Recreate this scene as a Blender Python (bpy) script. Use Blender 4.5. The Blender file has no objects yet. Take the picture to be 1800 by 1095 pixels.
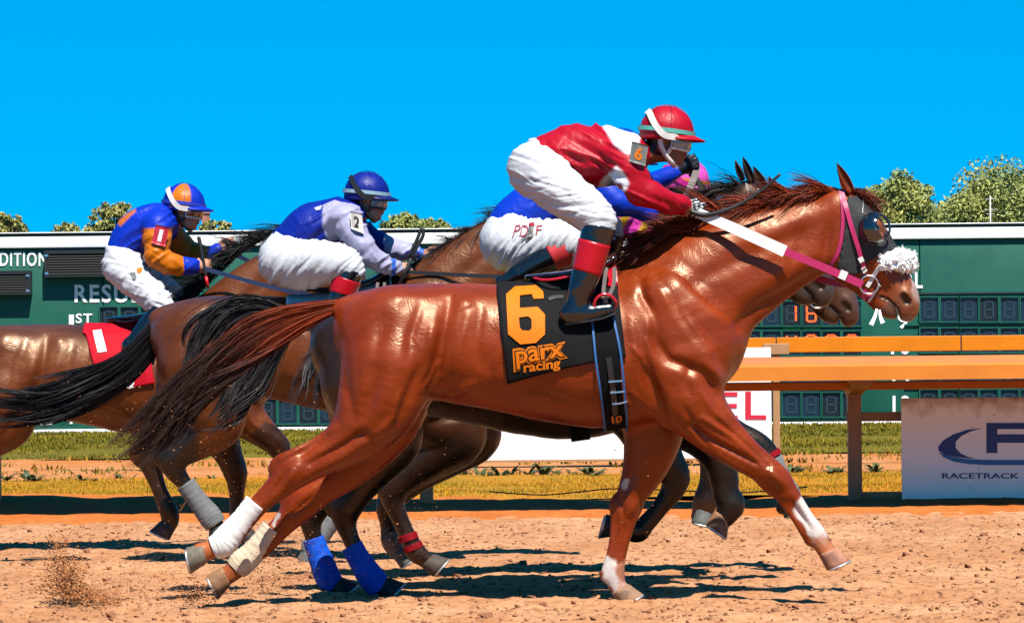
import bpy, bmesh, math, random
import numpy as np
from mathutils import Vector, Matrix
from mathutils.bvhtree import BVHTree

# ------------------------------------------------------------------ camera, sky, sun, exposure
random.seed(5)
rng = np.random.default_rng(11)
scene = bpy.context.scene
COL = scene.collection
FPX, CAM_H, HZ = 7360.0, 1.25, 600.0        # focal length in photo pixels, camera height, horizon row
ROLL = math.radians(0.58)

cam_d = bpy.data.cameras.new('camera')
cam = bpy.data.objects.new('camera', cam_d)
COL.objects.link(cam)
cam_d.sensor_width = 36.0
cam_d.lens = FPX / 1800.0 * 36.0
cam_d.shift_y = (HZ - 547.5) / 1800.0
cam_d.clip_start = 0.5
cam_d.clip_end = 3000
cam.matrix_world = Matrix.Translation((0, 0, CAM_H)) @ Matrix.Rotation(math.radians(90), 4, 'X') @ Matrix.Rotation(-ROLL, 4, 'Z')
scene.camera = cam

TO_SUN = Vector((0.13, -0.50, 0.86)).normalized()
SUN_EL = math.asin(TO_SUN.z)
world = bpy.data.worlds.new('World')
scene.world = world
world.use_nodes = True
wn, wl = world.node_tree.nodes, world.node_tree.links
wn.clear()
sky = wn.new('ShaderNodeTexSky')
sky.sky_type = 'NISHITA'
sky.sun_disc = False
sky.sun_elevation = SUN_EL
sky.sun_rotation = math.atan2(TO_SUN.x, TO_SUN.y)
sky.altitude = 100
sky.air_density = 1.0
sky.dust_density = 0.3
sky.ozone_density = 3.0
hs = wn.new('ShaderNodeHueSaturation')
hs.inputs['Hue'].default_value = 0.487
hs.inputs['Saturation'].default_value = 1.9
hs.inputs['Value'].default_value = 0.51
bg = wn.new('ShaderNodeBackground')
bg.inputs['Strength'].default_value = 0.15
wo = wn.new('ShaderNodeOutputWorld')
# the whole dome shows the deep blue of a clear sky well above the horizon
gm = wn.new('ShaderNodeNewGeometry'); vm = wn.new('ShaderNodeVectorMath'); vm.operation = 'MULTIPLY_ADD'
vm.inputs[1].default_value = (-1, -1, -1); vm.inputs[2].default_value = (0, 0, 0.20)
nm_ = wn.new('ShaderNodeVectorMath'); nm_.operation = 'NORMALIZE'
wl.new(gm.outputs['Incoming'], vm.inputs[0]); wl.new(vm.outputs[0], nm_.inputs[0]); wl.new(nm_.outputs[0], sky.inputs[0])
wl.new(sky.outputs[0], hs.inputs['Color'])
wl.new(hs.outputs[0], bg.inputs[0])
wl.new(bg.outputs[0], wo.inputs[0])

sun_d = bpy.data.lights.new('sun', 'SUN')
sun_d.energy = 5.0
sun_d.angle = math.radians(0.53)
sun_d.color = (1.0, 0.95, 0.86)
sun = bpy.data.objects.new('sun', sun_d)
COL.objects.link(sun)
sun.location = (3, -10, 30)
sun.rotation_euler = TO_SUN.to_track_quat('Z', 'Y').to_euler()

vs = scene.view_settings
vs.view_transform = 'Standard'
vs.look = 'None'
vs.exposure = 1.3
vs.gamma = 1.0
vs.use_curve_mapping = False
scene.cycles.max_bounces = 6
scene.cycles.diffuse_bounces = 1
scene.cycles.transparent_max_bounces = 8

# ------------------------------------------------------------------ coordinates
CR, SR = math.cos(ROLL), math.sin(ROLL)
def W(px, py, D):
    """the point at distance D that the photo shows at pixel (px, py)"""
    u, v = px - 900.0, HZ - py
    uu, vv = u * CR + v * SR, -u * SR + v * CR
    return np.array([uu * D / FPX, D, vv * D / FPX + CAM_H])
def Wn(P, D):
    return np.array([W(a, b, D) for a, b in P])
def proj(V):
    uu = V[:, 0] / V[:, 1] * FPX
    vv = (V[:, 2] - CAM_H) / V[:, 1] * FPX
    u, v = uu * CR - vv * SR, uu * SR + vv * CR
    return np.stack([900 + u, HZ - v], 1)
ALB = 0.485          # photo colours are sunlit; surfaces are darker than they look
def lin(r, g, b):
    f = lambda c: (c / 255.0 / 12.92) if c <= 10 else ((c / 255.0 + 0.055) / 1.055) ** 2.4
    return (ALB * f(r), ALB * f(g), ALB * f(b))

# ------------------------------------------------------------------ noise
_T = np.random.default_rng(3).random((64, 64, 64)).astype(np.float32)
def vnoise(P):
    P = np.asarray(P, dtype=np.float64)
    i = np.floor(P).astype(int); f = P - i; f = f * f * (3 - 2 * f)
    out = 0
    for a in (0, 1):
        wa = f[:, 0] if a else 1 - f[:, 0]
        for b in (0, 1):
            wb = f[:, 1] if b else 1 - f[:, 1]
            for c in (0, 1):
                wc = f[:, 2] if c else 1 - f[:, 2]
                out = out + wa * wb * wc * _T[(i[:, 0] + a) % 64, (i[:, 1] + b) % 64, (i[:, 2] + c) % 64]
    return out * 2 - 1
def noise2(P, seed=0.5):
    return vnoise(np.concatenate([P, np.full((len(P), 1), seed)], 1))

# ------------------------------------------------------------------ objects
ORG = {}
def tag(o, label=None, cat=None, group=None, kind=None):
    if label: o['label'] = label
    if cat: o['category'] = cat
    if group: o['group'] = group
    if kind: o['kind'] = kind
    return o
def thing(name, label, cat, loc=(0, 0, 0), group=None):
    o = bpy.data.objects.new(name, None)
    o.empty_display_size = 0.1
    COL.objects.link(o)
    o.location = [float(v) for v in loc]
    ORG[o.name] = np.array(loc, dtype=float)
    return tag(o, label, cat, group)
def flat_faces(F):
    if isinstance(F, np.ndarray):
        return F.ravel().astype(np.int32), np.full(len(F), F.shape[1], dtype=np.int32)
    tot = np.array([len(f) for f in F], dtype=np.int32)
    return np.array([i for f in F for i in f], dtype=np.int32), tot
def obj(name, V, F, mat, parent=None, col=None, smooth=True, loc=None):
    """one mesh object from world-space vertices"""
    V = np.asarray(V, dtype=np.float64)
    o_ = ORG[parent.name] if parent is not None else (np.array(loc, dtype=float) if loc is not None else np.zeros(3))
    me = bpy.data.meshes.new(name)
    idx, tot = flat_faces(F)
    me.vertices.add(len(V)); me.vertices.foreach_set('co', (V - o_).astype(np.float32).ravel())
    me.loops.add(len(idx)); me.loops.foreach_set('vertex_index', idx)
    me.polygons.add(len(tot))
    st = np.concatenate([[0], np.cumsum(tot)[:-1]]).astype(np.int32)
    me.polygons.foreach_set('loop_start', st); me.polygons.foreach_set('loop_total', tot)
    me.update(calc_edges=True)
    me.polygons.foreach_set('use_smooth', np.full(len(tot), smooth, dtype=bool))
    if col is not None:
        at = me.color_attributes.new('Col', 'FLOAT_COLOR', 'POINT')
        c4 = np.ones((len(V), 4), dtype=np.float32); c4[:, :3] = col
        at.data.foreach_set('color', c4.ravel())
    for m in (mat if isinstance(mat, (list, tuple)) else [mat]):
        me.materials.append(m)
    me.validate()
    ob = bpy.data.objects.new(name, me)
    COL.objects.link(ob)
    if parent is not None:
        ob.parent = parent
    else:
        ob.location = o_
    ORG[ob.name] = o_
    return ob
def join(parts):
    V, F, n = [], [], 0
    for v, f in parts:
        V.append(np.asarray(v, dtype=float))
        F += [[int(i) + n for i in q] for q in f]
        n += len(v)
    return np.concatenate(V), F
def box(c, s, rz=0.0):
    c = np.array(c, dtype=float); s = np.array(s, dtype=float) / 2
    v = np.array([[x, y, z] for x in (-1, 1) for y in (-1, 1) for z in (-1, 1)]) * s
    if rz:
        R = np.array([[math.cos(rz), -math.sin(rz), 0], [math.sin(rz), math.cos(rz), 0], [0, 0, 1]]); v = v @ R.T
    return v + c, [[0, 1, 3, 2], [4, 6, 7, 5], [0, 4, 5, 1], [2, 3, 7, 6], [0, 2, 6, 4], [1, 5, 7, 3]]
def bbox(x0, x1, y0, y1, z0, z1, bev=0.0):
    """box by its limits, edges bevelled"""
    if not bev:
        return box(((x0 + x1) / 2, (y0 + y1) / 2, (z0 + z1) / 2), (x1 - x0, y1 - y0, z1 - z0))
    bm = bmesh.new()
    bmesh.ops.create_cube(bm, size=1)
    for v in bm.verts:
        v.co = Vector(((x0 + x1) / 2 + v.co.x * (x1 - x0), (y0 + y1) / 2 + v.co.y * (y1 - y0), (z0 + z1) / 2 + v.co.z * (z1 - z0)))
    bmesh.ops.bevel(bm, geom=list(bm.edges), offset=bev, segments=2, affect='EDGES', profile=0.5)
    bm.verts.index_update()
    V = np.array([v.co[:] for v in bm.verts]); F = [[v.index for v in f.verts] for f in bm.faces]
    bm.free()
    return V, F
def unit(v):
    v = np.asarray(v, dtype=float)
    return v / (np.linalg.norm(v) + 1e-12)
def spline(P, n):
    """Catmull-Rom through the rows of P, n samples per span"""
    P = np.asarray(P, dtype=float)
    if len(P) < 3:
        t = np.linspace(0, 1, n + 1)[:, None]
        return P[0] * (1 - t) + P[1] * t
    Q = np.concatenate([[2 * P[0] - P[1]], P, [2 * P[-1] - P[-2]]])
    out = []
    for i in range(len(P) - 1):
        a, b, c, d = Q[i:i + 4]
        t = np.linspace(0, 1, n, endpoint=False)[:, None]
        out.append(0.5 * (2 * b + (c - a) * t + (2 * a - 5 * b + 4 * c - d) * t ** 2 + (3 * b - a - 3 * c + d) * t ** 3))
    out.append(P[-1:])
    return np.concatenate(out)
def tube(P, R, seg=10, cap=True, q=1.0, side=(0, 1, 0)):
    """swept tube; q squashes it along the side vector"""
    P = np.asarray(P, dtype=float); n = len(P)
    R = np.full(n, R, dtype=float) if np.isscalar(R) else np.asarray(R, dtype=float)
    T = np.gradient(P, axis=0); T /= np.linalg.norm(T, axis=1)[:, None] + 1e-12
    S = np.tile(np.array(side, dtype=float), (n, 1))
    S -= (S * T).sum(1)[:, None] * T; S /= np.linalg.norm(S, axis=1)[:, None] + 1e-9
    N = np.cross(T, S)
    a = np.linspace(0, 2 * math.pi, seg, endpoint=False)
    V = (P[:, None] + R[:, None, None] * (np.cos(a)[None, :, None] * S[:, None] * q + np.sin(a)[None, :, None] * N[:, None])).reshape(-1, 3)
    F = []
    for i in range(n - 1):
        for j in range(seg):
            k = (j + 1) % seg
            F.append([i * seg + j, i * seg + k, (i + 1) * seg + k, (i + 1) * seg + j])
    if cap:
        F.append(list(range(seg))[::-1]); F.append([(n - 1) * seg + j for j in range(seg)])
    return V, F
def strap(P, width, thick=0.003, nrm=(0, -1, 0)):
    """flat strap along P; nrm is the side its face shows"""
    P = np.asarray(P, dtype=float); n = len(P)
    N = np.tile(np.array(nrm, dtype=float), (n, 1)) if np.ndim(nrm) == 1 else np.asarray(nrm, dtype=float)
    T = np.gradient(P, axis=0); T /= np.linalg.norm(T, axis=1)[:, None] + 1e-12
    B = np.cross(T, N); B /= np.linalg.norm(B, axis=1)[:, None] + 1e-9
    N = np.cross(B, T)
    w = (np.full(n, width) if np.isscalar(width) else np.asarray(width))[:, None] / 2
    h = thick / 2
    V = np.stack([P - B * w - N * h, P + B * w - N * h, P + B * w + N * h, P - B * w + N * h], 1).reshape(-1, 3)
    F = []
    for i in range(n - 1):
        for j in range(4):
            k = (j + 1) % 4
            F.append([i * 4 + j, i * 4 + k, (i + 1) * 4 + k, (i + 1) * 4 + j])
    F.append([3, 2, 1, 0]); F.append([(n - 1) * 4 + j for j in range(4)])
    return V, F
def strands(S, r0, r1=0.0004):
    """hair: S is (M, K, 3); thin tapering blades of hair, each turned its own way"""
    M, K, _ = S.shape
    T = np.gradient(S, axis=1); T /= np.linalg.norm(T, axis=2)[:, :, None] + 1e-12
    d = np.random.default_rng(M).normal(size=(M, 1, 3))
    A = np.cross(T, d); A /= np.linalg.norm(A, axis=2)[:, :, None] + 1e-9
    t = np.linspace(0, 1, K)
    R = (1.45 * r0 * (1 - t ** 2.2) + r1)[None, :, None]
    V = np.stack([S - R * A, S + R * A], 2).reshape(-1, 3)
    b = (np.arange(M)[:, None] * K + np.arange(K - 1)[None]) * 2
    F = np.stack([b, b + 1, b + 3, b + 2], -1).reshape(-1, 4)
    return V, F

# ------------------------------------------------------------------ sculpting by signed distance
class Sculpt:
    def __init__(s, D):
        s.D, s.S, s.ops = D, FPX / D, []
    def p(s, px, py, w=0.0):
        return W(px, py, s.D + w)
    def chain(s, pts, k=0.03, n=4, tag='', sub=False, kk=None):
        """pts rows: px, py, radius px, lateral factor, lateral offset m"""
        A = [list(r) + [1.0, 0.0][len(r) - 3:] if len(r) < 5 else list(r) for r in pts]
        Q = np.array([list(s.p(a[0], a[1], a[4])) + [a[2] / s.S, a[3]] for a in A])
        s.raw(Q, k, n, tag, sub)
    def raw(s, Q, k=0.03, n=4, tag='', sub=False):
        Q = spline(np.asarray(Q, dtype=float), n) if n > 1 else np.asarray(Q, dtype=float)
        s.ops.append((Q, k, tag, sub))
    def cut(s, c, nrm, rad):
        s.ops.append(('cut', np.array(c, dtype=float), unit(nrm), rad))
    @staticmethod
    def dist(Q, X, Y, Z):
        d = None
        for i in range(len(Q) - 1):
            a, b = Q[i], Q[i + 1]
            q = 0.5 * (a[4] + b[4])
            ab = b[:3] - a[:3]
            sx, sy, sz = ab[0], ab[1] / q, ab[2]
            L = sx * sx + sy * sy + sz * sz + 1e-12
            dx, dy, dz = X - a[0], (Y - a[1]) / q, Z - a[2]
            t = np.clip((dx * sx + dy * sy + dz * sz) / L, 0, 1)
            r = a[3] + (b[3] - a[3]) * t
            e = np.sqrt((dx - sx * t) ** 2 + (dy - sy * t) ** 2 + (dz - sz * t) ** 2) - r
            e = e * min(1.0, 0.35 + 0.65 * q)
            d = e if d is None else np.minimum(d, e)
        return d
    def build(s, h, smooth=1):
        ch = [o for o in s.ops if not isinstance(o[0], str) and not o[3]]
        lo = np.min([(o[0][:, :3] - o[0][:, 3:4] * np.maximum(1, o[0][:, 4:5])).min(0) for o in ch], 0) - 0.03
        hi = np.max([(o[0][:, :3] + o[0][:, 3:4] * np.maximum(1, o[0][:, 4:5])).max(0) for o in ch], 0) + 0.03
        n = np.ceil((hi - lo) / h).astype(int) + 2
        ax = [lo[i] + h * np.arange(n[i]) for i in range(3)]
        g = np.full(n, 0.5, dtype=np.float32)
        for o in s.ops:
            if isinstance(o[0], str):
                _, c, nn, rad = o
                i0 = np.clip(((c - rad - lo) / h).astype(int), 0, n); i1 = np.clip(((c + rad - lo) / h).astype(int) + 1, 0, n)
                if np.any(i1 - i0 <= 0): continue
                sl = tuple(slice(a, b) for a, b in zip(i0, i1))
                X, Y, Z = ax[0][sl[0]][:, None, None], ax[1][sl[1]][None, :, None], ax[2][sl[2]][None, None, :]
                pl = (X - c[0]) * nn[0] + (Y - c[1]) * nn[1] + (Z - c[2]) * nn[2]
                g[sl] = np.maximum(g[sl], pl)
                continue
            Q, k, _, sub = o
            m = k + 3 * h
            rr = Q[:, 3:4] * np.maximum(1, Q[:, 4:5])
            c0 = np.clip((((Q[:, :3] - rr).min(0) - m - lo) / h).astype(int), 0, n)
            c1 = np.clip((((Q[:, :3] + rr).max(0) + m - lo) / h).astype(int) + 2, 0, n)
            if np.any(c1 - c0 <= 0): continue
            d = np.full(c1 - c0, 0.5, dtype=np.float32)
            for i in range(len(Q) - 1):
                q2, r2 = Q[i:i + 2], rr[i:i + 2]
                i0 = np.clip((((q2[:, :3] - r2).min(0) - m - lo) / h).astype(int), c0, c1)
                i1 = np.clip((((q2[:, :3] + r2).max(0) + m - lo) / h).astype(int) + 2, c0, c1)
                if np.any(i1 - i0 <= 0): continue
                sl = tuple(slice(a, b) for a, b in zip(i0, i1))
                ls = tuple(slice(a - c, b - c) for a, b, c in zip(i0, i1, c0))
                e = s.dist(q2, ax[0][sl[0]][:, None, None], ax[1][sl[1]][None, :, None], ax[2][sl[2]][None, None, :])
                d[ls] = np.minimum(d[ls], e)
            sl = tuple(slice(a, b) for a, b in zip(c0, c1))
            a = g[sl]
            if sub:
                hh = np.maximum(k - np.abs(a + d), 0) / k
                g[sl] = np.maximum(a, -d) + hh * hh * k / 4
            else:
                hh = np.maximum(k - np.abs(a - d), 0) / k
                g[sl] = np.minimum(a, d) - hh * hh * k / 4
        V, F = surface_nets(g, lo, h)
        if smooth: V = relax(V, F, smooth)
        return V, F
    def tags(s, V, names):
        best = np.full(len(V), 1e9); who = np.zeros(len(V), dtype=int)
        for o in s.ops:
            if isinstance(o[0], str) or o[3] or o[2] not in names: continue
            d = s.dist(o[0], V[:, 0], V[:, 1], V[:, 2])
            m = d < best
            best[m] = d[m]; who[m] = names.index(o[2])
        return who

def surface_nets(f, lo, h):
    s = f < 0
    cs = [(a, b, c) for a in (0, 1) for b in (0, 1) for c in (0, 1)]
    n = np.array(f.shape) - 1
    cnt = np.zeros(n, dtype=np.int8)
    for a, b, c in cs:
        cnt += s[a:n[0] + a, b:n[1] + b, c:n[2] + c]
    act = (cnt > 0) & (cnt < 8)
    I = np.argwhere(act)
    vid = np.full(n, -1, dtype=np.int32); vid[act] = np.arange(len(I))
    acc = np.zeros((len(I), 3)); num = np.zeros(len(I))
    for p in cs:
        for ax in range(3):
            if p[ax]: continue
            q = list(p); q[ax] = 1
            f0 = f[I[:, 0] + p[0], I[:, 1] + p[1], I[:, 2] + p[2]]
            f1 = f[I[:, 0] + q[0], I[:, 1] + q[1], I[:, 2] + q[2]]
            m = (f0 < 0) != (f1 < 0)
            t = np.zeros(len(I)); t[m] = f0[m] / (f0[m] - f1[m])
            e = np.tile(np.array(p, dtype=float), (len(I), 1)); e[:, ax] = t
            acc[m] += e[m]; num[m] += 1
    V = lo + h * (I + acc / num[:, None])
    F = []
    for ax in range(3):
        b, c = (ax + 1) % 3, (ax + 2) % 3
        s0 = np.moveaxis(s, ax, 0)
        d = s0[1:] != s0[:-1]
        d = np.moveaxis(d, 0, ax)
        E = np.argwhere(d)
        E = E[(E[:, b] > 0) & (E[:, c] > 0) & (E[:, b] < n[b]) & (E[:, c] < n[c])]
        ins = s[E[:, 0], E[:, 1], E[:, 2]]
        qs = []
        for ob, oc in ((-1, -1), (0, -1), (0, 0), (-1, 0)):
            X = E.copy(); X[:, b] += ob; X[:, c] += oc
            qs.append(vid[X[:, 0], X[:, 1], X[:, 2]])
        Q = np.stack(qs, 1)
        Q[~ins] = Q[~ins][:, ::-1]
        F.append(Q)
    F = np.concatenate(F)
    return V, F[(F >= 0).all(1)]
def relax(V, F, it=1, lam=0.6):
    for _ in range(it):
        acc = np.zeros_like(V); num = np.zeros(len(V))
        for j in range(4):
            a, b = F[:, j], F[:, (j + 1) % 4]
            for k in range(3):
                acc[:, k] += np.bincount(a, V[b, k], len(V)) + np.bincount(b, V[a, k], len(V))
            num += np.bincount(a, minlength=len(V)) + np.bincount(b, minlength=len(V))
        V = V + lam * (acc / np.maximum(num, 1)[:, None] - V)
    return V
def vnormals(V, F):
    a, b, c, d = (V[F[:, i]] for i in range(4))
    n = np.cross(c - a, d - b)
    N = np.zeros_like(V)
    for j in range(4):
        for k in range(3):
            N[:, k] += np.bincount(F[:, j], n[:, k], len(V))
    return N / (np.linalg.norm(N, axis=1)[:, None] + 1e-12)
def pdist(P, L):
    """distance of 2-D points to a polyline, and the place along it (0..1)"""
    L = np.asarray(L, dtype=float)
    best = np.full(len(P), 1e9); par = np.zeros(len(P))
    n = len(L) - 1
    for i in range(n):
        a, b = L[i], L[i + 1]
        ab = b - a
        t = np.clip(((P - a) @ ab) / (ab @ ab + 1e-9), 0, 1)
        d = np.linalg.norm(P - a - t[:, None] * ab, axis=1)
        m = d < best
        best[m] = d[m]; par[m] = (i + t[m]) / n
    return best, par
def inpoly(P, L):
    L = np.asarray(L, dtype=float); r = np.zeros(len(P), dtype=bool); j = len(L) - 1
    for i in range(len(L)):
        m = ((L[i, 1] > P[:, 1]) != (L[j, 1] > P[:, 1]))
        with np.errstate(divide='ignore', invalid='ignore'):
            x = (L[j, 0] - L[i, 0]) * (P[:, 1] - L[i, 1]) / (L[j, 1] - L[i, 1]) + L[i, 0]
        r ^= m & (P[:, 0] < x)
        j = i
    return r
def sstep(a, b, x):
    t = np.clip((x - a) / (b - a), 0, 1)
    return t * t * (3 - 2 * t)

# ---- prints laid on curved cloth
def text_polys(txt, bold=.02, shear=0.0, space=1.0):
    cu = bpy.data.curves.new('t', 'FONT'); cu.body = txt; cu.offset = bold; cu.shear = shear; cu.resolution_u = 4; cu.space_character = space
    o = bpy.data.objects.new('t', cu); COL.objects.link(o)
    bpy.context.view_layer.update()
    me = o.evaluated_get(bpy.context.evaluated_depsgraph_get()).to_mesh()
    V = np.array([v.co[:2] for v in me.vertices]); F = [list(p.vertices) for p in me.polygons]
    o.evaluated_get(bpy.context.evaluated_depsgraph_get()).to_mesh_clear()
    bpy.data.objects.remove(o); bpy.data.curves.remove(cu)
    return V, F
def fit(V, quad):
    """2-D shape into a pixel quad: top-left, top-right, bottom-right, bottom-left"""
    lo, hi = V.min(0), V.max(0)
    u = (V[:, 0] - lo[0]) / (hi[0] - lo[0]); v = 1 - (V[:, 1] - lo[1]) / (hi[1] - lo[1])
    q = np.array(quad, dtype=float)
    top = q[0] + (q[1] - q[0]) * u[:, None]; bot = q[3] + (q[2] - q[3]) * u[:, None]
    return top + (bot - top) * v[:, None]
def dense(V, F, step):
    bm = bmesh.new()
    vs_ = [bm.verts.new((p[0], p[1], 0)) for p in V]
    for f in F:
        try: bm.faces.new([vs_[i] for i in f])
        except ValueError: pass
    bmesh.ops.triangulate(bm, faces=list(bm.faces))
    for _ in range(4):
        E_ = [e for e in bm.edges if e.calc_length() > step]
        if not E_: break
        bmesh.ops.subdivide_edges(bm, edges=E_, cuts=1)
        bmesh.ops.triangulate(bm, faces=[f for f in bm.faces if len(f.verts) > 3])
    bm.verts.index_update()
    V = np.array([v.co[:2] for v in bm.verts]); F = [[v.index for v in f.verts] for f in bm.faces]
    bm.free()
    return V, F
def soft_poly(P, L, w=2.2):
    L = [tuple(p) for p in L]
    d, _ = pdist(P, L + L[:1])
    sd = np.where(inpoly(P, L), -d, d)
    return np.clip(.5 - sd / (2 * w), 0, 1)
def blend(C, m, c):
    return C * (1 - m[:, None]) + np.array(c) * m[:, None]

# ------------------------------------------------------------------ materials
MATS = {}
def mat(name, color=(0.5, 0.5, 0.5), rough=0.6, spec=0.5, metal=0.0, attr=False, nscale=0, namt=0.15, bump=0.0, bscale=200,
        emit=None, estr=1.0, stretch=(1, 1, 1), coat=0.0, sheen=0.0, rvar=0.0, alpha=1.0, trans=0.0, fold=0.0, fscale=20, vein=0.0):
    if name in MATS: return MATS[name]
    m = bpy.data.materials.new(name); m.use_nodes = True
    nt = m.node_tree; N, L = nt.nodes, nt.links
    b = N['Principled BSDF']
    b.inputs['Base Color'].default_value = (*color, 1)
    b.inputs['Roughness'].default_value = rough
    b.inputs['Metallic'].default_value = metal
    b.inputs['Specular IOR Level'].default_value = spec
    b.inputs['Coat Weight'].default_value = coat
    b.inputs['Coat Roughness'].default_value = 0.15
    b.inputs['Sheen Weight'].default_value = sheen
    b.inputs['Alpha'].default_value = alpha
    b.inputs['Transmission Weight'].default_value = trans
    tc = N.new('ShaderNodeTexCoord'); mp = N.new('ShaderNodeMapping')
    mp.inputs['Scale'].default_value = stretch
    L.new(tc.outputs['Object'], mp.inputs[0])
    src = None
    if attr:
        at = N.new('ShaderNodeAttribute'); at.attribute_name = 'Col'; src = at.outputs['Color']
    if nscale:
        tx = N.new('ShaderNodeTexNoise'); tx.inputs['Scale'].default_value = nscale; tx.inputs['Detail'].default_value = 5
        tx.inputs['Roughness'].default_value = 0.6
        L.new(mp.outputs[0], tx.inputs['Vector'])
        mr = N.new('ShaderNodeMapRange'); mr.inputs['From Min'].default_value = 0.3; mr.inputs['From Max'].default_value = 0.7
        mr.inputs['To Min'].default_value = 1 - namt; mr.inputs['To Max'].default_value = 1 + namt
        L.new(tx.outputs['Fac'], mr.inputs['Value'])
        mx = N.new('ShaderNodeMix'); mx.data_type = 'RGBA'; mx.blend_type = 'MULTIPLY'; mx.inputs['Factor'].default_value = 1
        if src: L.new(src, mx.inputs[6])
        else: mx.inputs[6].default_value = (*color, 1)
        cb = N.new('ShaderNodeCombineColor')
        for i in range(3): L.new(mr.outputs[0], cb.inputs[i])
        L.new(cb.outputs[0], mx.inputs[7])
        src = mx.outputs[2]
        if rvar:
            m2 = N.new('ShaderNodeMapRange'); m2.inputs['To Min'].default_value = max(0.02, rough - rvar); m2.inputs['To Max'].default_value = min(1, rough + rvar)
            m2.inputs['From Min'].default_value = 0.3; m2.inputs['From Max'].default_value = 0.7
            L.new(tx.outputs['Fac'], m2.inputs['Value']); L.new(m2.outputs[0], b.inputs['Roughness'])
    if src: L.new(src, b.inputs['Base Color'])
    h = None
    if bump:
        t2 = N.new('ShaderNodeTexNoise'); t2.inputs['Scale'].default_value = bscale; t2.inputs['Detail'].default_value = 3
        L.new(mp.outputs[0], t2.inputs['Vector'])
        bp = N.new('ShaderNodeBump'); bp.inputs['Strength'].default_value = bump; bp.inputs['Distance'].default_value = 0.004
        L.new(t2.outputs['Fac'], bp.inputs['Height']); h = bp
    if fold:
        t3 = N.new('ShaderNodeTexNoise'); t3.inputs['Scale'].default_value = fscale; t3.inputs['Detail'].default_value = 2
        t3.inputs['Distortion'].default_value = 0.6
        L.new(mp.outputs[0], t3.inputs['Vector'])
        b3 = N.new('ShaderNodeBump'); b3.inputs['Strength'].default_value = fold; b3.inputs['Distance'].default_value = 0.012
        L.new(t3.outputs['Fac'], b3.inputs['Height'])
        if h: L.new(h.outputs[0], b3.inputs['Normal'])
        h = b3
    if vein:      # thin raised ridges: skin veins and muscle fibre
        w4 = N.new('ShaderNodeTexNoise'); w4.inputs['Scale'].default_value = 8; w4.inputs['Detail'].default_value = 3; w4.inputs['Distortion'].default_value = 1.1
        L.new(tc.outputs['Object'], w4.inputs['Vector'])
        s4 = N.new('ShaderNodeMath'); s4.operation = 'SUBTRACT'; s4.inputs[1].default_value = .5; L.new(w4.outputs['Fac'], s4.inputs[0])
        a4 = N.new('ShaderNodeMath'); a4.operation = 'ABSOLUTE'; L.new(s4.outputs[0], a4.inputs[0])
        r4 = N.new('ShaderNodeMapRange'); r4.interpolation_type = 'SMOOTHSTEP'; r4.inputs['From Max'].default_value = .05; r4.inputs['To Min'].default_value = 1; r4.inputs['To Max'].default_value = 0
        L.new(a4.outputs[0], r4.inputs['Value'])
        b4 = N.new('ShaderNodeBump'); b4.inputs['Strength'].default_value = vein; b4.inputs['Distance'].default_value = .008
        L.new(r4.outputs[0], b4.inputs['Height'])
        if h: L.new(h.outputs[0], b4.inputs['Normal'])
        h = b4
    if h: L.new(h.outputs[0], b.inputs['Normal'])
    if emit:
        b.inputs['Emission Color'].default_value = (*emit, 1); b.inputs['Emission Strength'].default_value = estr
    MATS[name] = m
    return m

coat_m = mat('horse_coat', rough=0.38, spec=0.46, attr=True, nscale=6, namt=0.26, bump=0.24, bscale=130, stretch=(.45, 1, 1.4), rvar=0.14, vein=.10)
coat_m.node_tree.nodes['Principled BSDF'].inputs['Specular Tint'].default_value = (1.0, .74, .52, 1)
hair_m = mat('horse_hair', rough=0.55, spec=0.16, attr=True)
hoof_m = mat('hoof_horn', lin(120, 95, 70), rough=0.75, nscale=14, namt=0.45, bump=0.3, bscale=60)
silk_m = mat('silks', rough=0.46, spec=0.2, attr=True, nscale=30, namt=0.05, fold=0.55, fscale=15)
pants_m = mat('breeches_cloth', rough=0.62, spec=0.3, attr=True, nscale=12, namt=0.04, bump=0.08, bscale=500, fold=0.3, fscale=22)
skin_m = mat('skin', rough=0.5, spec=0.4, attr=True, nscale=40, namt=0.10, bump=0.1, bscale=300)
boot_m = mat('boot_leather', lin(14, 16, 20), rough=0.22, spec=0.6, nscale=10, namt=0.3, fold=0.25, fscale=14, coat=0.3)
rubber_m = mat('black_rubber', lin(20, 20, 23), rough=0.5, nscale=30, namt=0.2)
red_vinyl = mat('red_vinyl', lin(200, 10, 30), rough=0.35, spec=.3, nscale=18, namt=0.1, fold=0.12, fscale=30)
white_paint = mat('white_paint', (0.56, 0.56, 0.55), rough=0.45, nscale=3, namt=0.06)
steel = mat('steel', (0.62, 0.62, 0.64), rough=0.25, metal=1.0)
black_cloth = mat('black_cloth', lin(22, 21, 23), rough=0.8, spec=.12, nscale=25, namt=0.15, bump=0.25, bscale=500, fold=0.4, fscale=14)
orange_print = mat('orange_print', lin(240, 126, 2), rough=0.7, spec=.15, nscale=60, namt=0.1)
white_print = mat('white_print', (0.48, 0.48, 0.48), rough=0.7, nscale=60, namt=0.06)
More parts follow.
